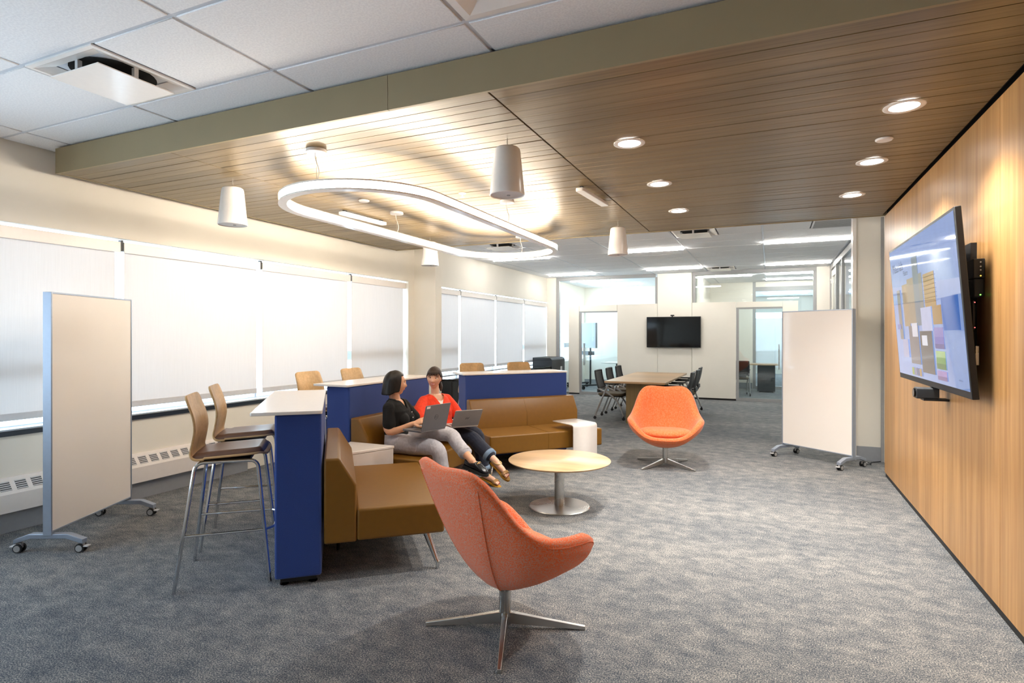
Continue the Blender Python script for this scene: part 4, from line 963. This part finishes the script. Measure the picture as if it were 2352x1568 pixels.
# trousers
b = Body(); b.loft([SP[1]+Vector((-.005, 0, -.095)), SP[1]+Vector((0, 0, -.05)), SP[1], SP[1]+Vector((-.01, 0, .05)), SP[2]+Vector((0, 0, -.01))], [(.13, .10), (.168, .125), (.165, .125), (.15, .115), (.132, .105)], fa)
b.curve([rh, rh.lerp(rk, .5)+Vector((0, 0, -.005)), rk, rk.lerp(ra, .35)+Vector((.01, 0, 0)), rk.lerp(ra, .74)], [.092, .083, .068, .064, .054], sub=5)
b.curve([lh, lh.lerp(lk, .5)+Vector((0, 0, .035)), lk, lk.lerp(la, .32), lk.lerp(la, .66)], [.092, .082, .066, .062, .058], sub=5)
person_part(b, 'trousers', 'grey_cotton', w1, .006, 5)
for kk, aa, t0, t1, r_ in ((rk, ra, .72, .84, .058), (lk, la, .62, .74, .061)):
    m_ = Body(); p, q = kk.lerp(aa, t0), kk.lerp(aa, t1); d_ = (q-p); m_.tube([p, p+d_*.05, p+d_*.95, q, p+d_*.9, p+d_*.3], [r_*.9, r_, r_, r_*.96, r_*.8, r_*.78], 24, caps=False); person_part(m_, 'trouser_cuff', 'grey_cotton', w1, 0)
# hair: chin length bob
def hairgrid(T, k, zend, rx, ry, flare, name, mt, root, solid=.010, nu=72, nv=22, xo=-.008, top=.128):
    def fn(u, v):
        a = 2*PI*u; al = abs((a+PI) % (2*PI)-PI)      # 0 = back
        ze = zend(al); z = top-(top-ze)*v if v > .0 else top
        s_ = math.sin(min(1, v*1.0)*PI/2) if False else None
        h = (z+.02)/(top+.02); h = max(-1, min(1, h)); r_ = math.sqrt(max(0., 1-max(0, h)**2.4))
        low = max(0, (-.0-z)/.11); fl = 1+flare*low**1.3-(.10*max(0, (low-.86)/.14)**2 if flare > .05 else 0)
        return T @ (Vector((xo-math.cos(a)*rx*r_*fl, math.sin(a)*ry*r_*fl, z))*k)
    b = Body(); b.grid(fn, nu, nv, True, True); o = person_part(b, name, mt, root, 0)
    if solid: q = o.modifiers.new('solid', 'SOLIDIFY'); q.thickness = solid; q.offset = 0
    return o
def sstep(a, b_, x): t = max(0, min(1, (x-a)/(b_-a))); return t*t*(3-2*t)
hairgrid(T1, 1., lambda al: -.100+.0015*math.sin(al*23)+.028*sstep(R(55), R(92), al)+(.150)*sstep(R(100), R(127), al), .103, .086, .11, 'hair', 'hair_black', w1, .012, top=.120)
# loafers
def shoe(root, heel, toe, up, mt, name, wd=.042):
    d_ = (toe-heel).normalized(); up = Vector(up); up = (up-d_*up.dot(d_)).normalized(); sd = d_.cross(up); ln = (toe-heel).length; sh = Body()
    def ring(t, w, h0, h1, n=18):
        c = heel+d_*t*ln; return [c+sd*w*math.cos(2*PI*j/n)+up*(h0+(h1-h0)*(.5+.5*math.sin(2*PI*j/n))) for j in range(n)]
    sh.rings([ring(0, wd*.55, .0, .062), ring(.05, wd*.84, -.003, .070), ring(.25, wd*.90, 0, .060), ring(.40, wd*.93, 0, .062), ring(.50, wd*.97, 0, .076), ring(.62, wd, 0, .068), ring(.8, wd*.98, 0, .048), ring(.93, wd*.75, .002, .034), ring(1., wd*.35, .006, .022)])
    o = person_part(sh, name, mt, root, 0)
    so_ = Body(); n = 24; out = [(0, .55), (.08, .75), (.3, .76), (.45, .86), (.62, 1.03), (.8, 1.02), (.94, .78), (1.03, .3)]
    L_ = [heel+d_*t*ln+sd*wd*1.08*w for t, w in out]+[heel+d_*t*ln-sd*wd*1.08*w for t, w in reversed(out)]
    nL = len(L_); so_.add([p+up*.006 for p in L_]+[p-up*.016 for p in L_], [tuple(range(nL)), tuple(reversed(range(nL, 2*nL)))]+[(i, (i+1) % nL, nL+(i+1) % nL, nL+i) for i in range(nL)])
    so_.v = [tuple(Vector(v)-root.location) for v in so_.v]; so_.build('sole', 'rubber', o)
    hb = Body(); hb.box(0, .055, -wd*.72, wd*.72, -.028, -.012, Matrix.Translation(heel) @ Matrix((tuple(d_)+(0,), tuple(sd)+(0,), tuple(up)+(0,), (0, 0, 0, 1))).transposed()); hb.v = [tuple(Vector(v)-root.location) for v in hb.v]; hb.build('heel', 'rubber', o)
    bt = Body(); c = heel+d_*.58*ln; bt.tube([c+sd*wd*.6+up*.062, c+sd*.012+up*.075, c-sd*.012+up*.075, c-sd*wd*.6+up*.062], .0042, 8); bt.v = [tuple(Vector(v)-root.location) for v in bt.v]; bt.build('gold_bit', 'gold', o)
    return o
lu = Vector((.25, -.05, 1)); lu = (lu-ld_*lu.dot(ld_)).normalized(); A_ = la+Vector((-.02, .01, -.02)); B_ = lt-ld_*.03
shoe(w1, A_-ld_*.045-lu*.044, B_+ld_*.058-lu*.030, lu, 'shoe_black', 'loafer', .044)
shoe(w1, Vector((-2.665, 4.44, .028)), Vector((-2.415, 4.475, .018)), (0, 0, 1), 'shoe_black', 'loafer')

# ---------------------------------------------------------------- woman in red
w2 = thing('person', 'smiling woman in red blouse and dark jeans sitting with a grey laptop', 'person', (-3.12, 5.17, .43))
fa2 = R(-24); f2_ = Vector((math.cos(fa2), math.sin(fa2), 0)); l2_ = Vector((-f2_.y, f2_.x, 0))
SQ = [Vector(p) for p in ((-3.12, 5.17, .45), (-3.12, 5.17, .53), (-3.15, 5.17, .63), (-3.155, 5.165, .72), (-3.165, 5.16, .80), (-3.17, 5.16, .855), (-3.17, 5.165, .89))]
rs2, ls2 = Vector((-3.225, 5.035, .826)), Vector((-3.11, 5.295, .826))
re2, rw2 = atx(966, 962, -3.14), atx(1021, 977, -2.93); le2, lw2 = atx(1052, 952, -2.99), Vector((-2.80, 5.17, .66))
rh2, lh2 = Vector((-3.10, 5.085, .525)), Vector((-3.10, 5.255, .525))
rk2, ra2 = atx(1082, 1005, -2.69), atx(1140, 1060, -2.37); lk2, la2 = Vector((-2.71, 5.20, .50)), Vector((-2.62, 5.235, .095))
H2 = Vector((-3.165, 5.135, 1.058)); HY2 = R(-66)
b = Body(); b.loft(SQ[1:], [(.14, .10), (.11, .085), (.13, .095), (.14, .09), (.115, .068), (.055, .055)], fa2)
b.limb([SQ[-1]+Vector((0, 0, -.035)), H2+Vector((.0, .012, -.06))], [.044, .040])
for sg in (-1, 1): b.limb([SQ[-1]+Vector((0, 0, -.01)), (ls2 if sg > 0 else rs2)+Vector((0, 0, .005))], [.032, .034])
T2 = b.head(H2, HY2, R(4), R(-4), .93)
b.curve([rs2, re2, rw2], [.045, .036, .023], sub=6); b.curve([ls2, le2, lw2], [.045, .036, .023], sub=6)
b.hand(rw2, (atx(1044, 984, -2.86)-rw2), (.1, -.15, 1), 1, .55, .95, .1); b.hand(lw2, (.5, -.7, -.1), (0, 0, 1), -1, .5, .95)
b.limb([rk2, rk2.lerp(ra2, .3), rk2.lerp(ra2, .8), ra2], [.048, .052, .034, .031]); b.limb([lk2, lk2.lerp(la2, .3), la2], [.048, .052, .031])
def foot(b, ank, toe, up):
    d_ = (toe-ank).normalized(); up = Vector(up); up = (up-d_*up.dot(d_)).normalized(); sd = d_.cross(up)
    b.limb([ank-d_*.012-up*.012, ank.lerp(toe, .55)+up*.002, ank.lerp(toe, .86)-up*.004], [.032, .026, .021])
    b.limb([ank.lerp(toe, .82)-sd*.02, ank.lerp(toe, .82)+sd*.02], [.016, .018])
    for i, (o_, l_, r_) in enumerate(((.024, .036, .0105), (.010, .034, .0078), (-.002, .030, .0072), (-.013, .025, .0068), (-.023, .019, .0064))):
        p = ank.lerp(toe, .84)+sd*o_; b.limb([p, p+d_*l_], [r_, r_*.9], 8)
    return d_, up, sd
rt2 = atx(1166, 1093, -2.235); F1 = foot(b, ra2, rt2, (.6, -.3, .8)); lt2 = Vector((-2.455, 5.19, .03)); F2 = foot(b, la2, lt2, (.2, 0, 1))
person_part(b, 'body', 'skin_light', w2, .0045, 3)
face(T2, w2, .93, 'lip', True, -.35)
b = Body(); b.loft([SQ[1]+Vector((.01, 0, .03))]+SQ[2:], [(.165, .125), (.160, .125), (.170, .120), (.172, .110), (.142, .088), (.085, .072)], fa2)
for sg in (-1, 1): b.ball(SQ[3]+f2_*.066+l2_*.062*sg, (.062, .062, .062), 18, 12)
for s_ in (rs2, ls2): b.limb([SQ[-1].lerp(s_, .52)+Vector((0, 0, -.004)), s_+Vector((0, 0, .004))], [.042, .054])
b.curve([rs2, rs2.lerp(re2, .5)+Vector((-.01, -.02, .0)), re2+Vector((0, -.005, .0)), re2.lerp(rw2, .35), re2.lerp(rw2, .62)], [.058, .068, .074, .062, .038], sub=5)
b.curve([ls2, ls2.lerp(le2, .5)+Vector((.0, .008, 0)), le2, le2.lerp(lw2, .4), le2.lerp(lw2, .6)], [.056, .060, .060, .052, .038], sub=5)
def cut2(p):
    q = p-SQ[-1]; x, y, z = q.dot(f2_), q.dot(l2_), q.z
    if z > -.002 and abs(y) < .066 and x > -.055: return True
    return x > .0 and abs(y) < min(.066, (z+.112)*.60)
person_part(b, 'blouse', 'red_knit', w2, .005, 6, cut2, .004)
b = Body(); b.loft(SQ[2:6], [(.13, .105), (.142, .112), (.146, .108), (.122, .086)], fa2)
def cut2b(p): q = p-SQ[-1]; return q.z > -.058+.5*max(0, abs(q.dot(l2_))-.02) or q.dot(f2_) < 0
person_part(b, 'undershirt', 'white_knit', w2, .006, 4, cut2b)
b = Body(); nb_ = [SQ[-1]+f2_*(.045+.052*math.sin(PI*t)**.8)+l2_*(.062*math.cos(PI*t))+Vector((0, 0, .01-.068*math.sin(PI*t)**1.2)) for t in [q/16 for q in range(17)]]
person_part(b.tube(nb_, .0012, 6).ball(nb_[8]+Vector((0, 0, -.005)), .005, 10, 8), 'necklace', 'gold', w2, 0)
b = Body(); b.loft([SQ[1]+Vector((-.005, 0, -.095)), SQ[1]+Vector((0, 0, -.05)), SQ[1], SQ[1]+Vector((-.01, 0, .05)), SQ[2]], [(.13, .10), (.165, .125), (.162, .122), (.148, .115), (.13, .105)], fa2)
b.curve([rh2, rh2.lerp(rk2, .5)+Vector((0, 0, .012)), rk2, rk2.lerp(ra2, .35), rk2.lerp(ra2, .70)], [.090, .082, .070, .068, .066], sub=5)
b.curve([lh2, lh2.lerp(lk2, .5), lk2, lk2.lerp(la2, .35), lk2.lerp(la2, .80)], [.090, .080, .068, .064, .058], sub=5)
person_part(b, 'jeans', 'navy_denim', w2, .006, 5)
for kk, aa, t0, t1, r_ in ((rk2, ra2, .68, .79, .069), (lk2, la2, .78, .88, .061)):
    m_ = Body(); p, q = kk.lerp(aa, t0), kk.lerp(aa, t1); d_ = (q-p); m_.tube([p, p+d_*.05, p+d_*.95, q, p+d_*.9, p+d_*.3], [r_*.9, r_, r_, r_*.96, r_*.8, r_*.78], 24, caps=False); person_part(m_, 'jeans_cuff', 'denim_cuff', w2, 0)
# hair tied back with a fringe
hairgrid(T2, .93, lambda al: -.055+.012*sstep(R(20), R(60), al)+.062*sstep(R(60), R(95), al)+.055*sstep(R(108), R(140), al)-.012*(al > R(140))*abs(math.sin(al*11)), .104, .086, .0, 'hair', 'hair_brown', w2, .010)
pt = lambda x, y, z: T2 @ (Vector((x, y, z))*.93)
b = Body()
for i in range(27):
    y0 = -.052+i*.0040; sw = .004*math.sin(i*2.7); zl = .040+.009*math.sin(i*2.3)-(.028 if abs(y0) > .045 else 0); e_ = math.sqrt(max(0, 1-(y0/.082)**2))
    b.tube([pt(.045*e_, y0*.6, .098), pt(.083*e_+.004, y0*.88, .080), pt(.0955*e_+.001, y0+sw*.5, .060), pt(.0965*e_+.0005, y0*1.04+sw, zl)], [.003, .0036, .0032, .0010], 6)
person_part(b, 'fringe', 'hair_brown', w2, 0)
b = Body(); b.curve([pt(-.085, .02, -.02), pt(-.10, .045, -.055), pt(-.075, .07, -.105), pt(-.055, .075, -.14)], [.022, .026, .022, .008], sub=5); person_part(b, 'ponytail', 'hair_brown', w2, 0)
# sandals
def sandal(root, ank, toe, F, mt='gold_strap'):
    d_, up, sd = F; rel = lambda p: Vector(p)-root.location; heel = ank-d_*.045-up*.048; tip = toe+d_*.028-up*.018; dd = (tip-heel).normalized(); uu = (up-dd*up.dot(dd)).normalized()
    out = [(0, .5), (.1, .72), (.35, .62), (.55, .72), (.75, 1.), (.9, .95), (1., .6), (1.04, .2)]; ln = (tip-heel).length
    L_ = [heel+dd*t*ln+sd*.037*w for t, w in out]+[heel+dd*t*ln-sd*.037*w for t, w in reversed(out)]; n = len(L_); s_ = MB()
    s_.add([rel(p) for p in L_]+[rel(p-uu*.018) for p in L_], [tuple(range(n)), tuple(reversed(range(n, 2*n)))]+[(i, (i+1) % n, n+(i+1) % n, n+i) for i in range(n)]); o = s_.build('sandal', 'sole_tan', root, .003)
    c = ank.lerp(toe, .80); arc = lambda c, w, h, n=11: [rel(c+sd*w*math.cos(PI*k/(n-1))+up*(h*math.sin(PI*k/(n-1))-.012)) for k in range(n)]
    for off in (-.012, 0, .012): MB().tube(arc(c+d_*off, .038, .034), .0075, 8, flat=.5).build('toe_strap', mt, o)
    q = ank+d_*.012+up*.004; ring = [rel(q+sd*.036*math.cos(2*PI*k/20)+(d_*.040+up*.016)*math.sin(2*PI*k/20)) for k in range(20)]
    MB().tube(ring, .0065, 8, closed=True).build('ankle_strap', mt, o)
    MB().tube([rel(heel+uu*.01-d_*.002), rel(ank-d_*.034-up*.002)], .008, 8).build('heel_strap', mt, o)
    for i, (o_, l_) in enumerate(((.024, .040), (.010, .037), (-.002, .033), (-.013, .028), (-.023, .021))): MB().ball(rel(ank.lerp(toe, .84)+sd*o_+d_*l_+up*.006), (.005, .005, .003), 8, 6).build('toenail', 'nail_red', o)
sandal(w2, ra2, rt2, F1); sandal(w2, la2, lt2, F2)

# ---------------------------------------------------------------- laptops
def laptop(p0, p1, lean, zl, mt, lb, mark, dep=.225):
    p0, p1 = Vector(p0), Vector(p1); mid = (p0+p1)/2; d_ = p1-p0; a = math.atan2(d_.y, d_.x); w = d_.to_2d().length/2
    t = thing('laptop', lb, 'laptop', mid, a, 'open laptops on laps'); tilt = math.atan2(zl, lean); ll = math.hypot(zl, lean)
    # local x along the hinge, -y outward (back of the lid), +y toward the user
    MB().prism(rrect(2*w, dep, .01, 4, 0, dep/2), -.008, .008).build('base', mt, t, .002)
    kb = bx(-w+.02, w-.02, .03, .125, .008, .0085).build('keyboard', 'key_black', t); bx(-.05, .05, .14, .205, .008, .0084).build('touchpad', 'charcoal', t)
    LT = Matrix.Translation((0, 0, .006)) @ Matrix.Rotation(PI-tilt, 4, 'X') if False else Matrix.Translation((0, 0, .006)) @ Matrix(((1, 0, 0, 0), (0, -math.cos(tilt), math.sin(tilt), 0), (0, math.sin(tilt), math.cos(tilt), 0), (0, 0, 0, 1)))
    ld = MB().prism(rrect(2*w, ll, .010, 4, 0, ll/2), -.003, .003, T=LT).build('lid', mt, t, .001); bx(-w+.008, w-.008, .008, ll-.008, .0031, .0036, LT).build('display', 'black_gloss', ld)
    if mark == 'ring':
        MB().tube([LT @ Vector((.022*math.cos(2*PI*k/28), ll*.5+.022*math.sin(2*PI*k/28), -.0034)) for k in range(28)], .0011, 6, closed=True).build('logo_ring', 'charcoal', ld)
        text('DELL', .015, LT @ Matrix(((1, 0, 0, -.018), (0, 1, 0, ll*.5-.005), (0, 0, -1, -.0036), (0, 0, 0, 1))), 'charcoal', ld, 'logo_letters')
        bx(-w+.012, -w+.055, ll-.028, ll-.008, -.0036, -.0031, LT).build('sticker', 'white_laminate', ld)
    else:
        for k in range(4): MB().tube([LT @ Vector((-.018+k*.010, ll*.5-.014+.006*(k % 2), -.0034)), LT @ Vector((-.012+k*.010, ll*.5+.008+.006*(k % 2), -.0034))], .0013, 6).build('logo_stroke', 'charcoal', ld)
laptop((-2.72, 4.20, .676), (-2.66, 4.51, .670), .06, .222, 'laptop_dark', 'dark grey laptop with a sticker on the lap of the woman in black', 'ring')
laptop((-2.78, 4.82, .622), (-2.60, 5.03, .622), .12, .165, 'laptop_silver', 'light grey laptop on the lap of the woman in red', 'strokes', .21)
t = thing('pouch', 'small black pouch on the sofa beside the woman in red', 'bag', (-2.86, 5.40, .432), R(40))
MB().prism(rrect(.13, .06, .02), 0, .085).build('pouch_body', 'black', t, .008); MB().tube([(-.05, 0, .08), (-.03, 0, .12), (.03, 0, .12), (.05, 0, .08)], .004, 6).build('strap', 'black', t)
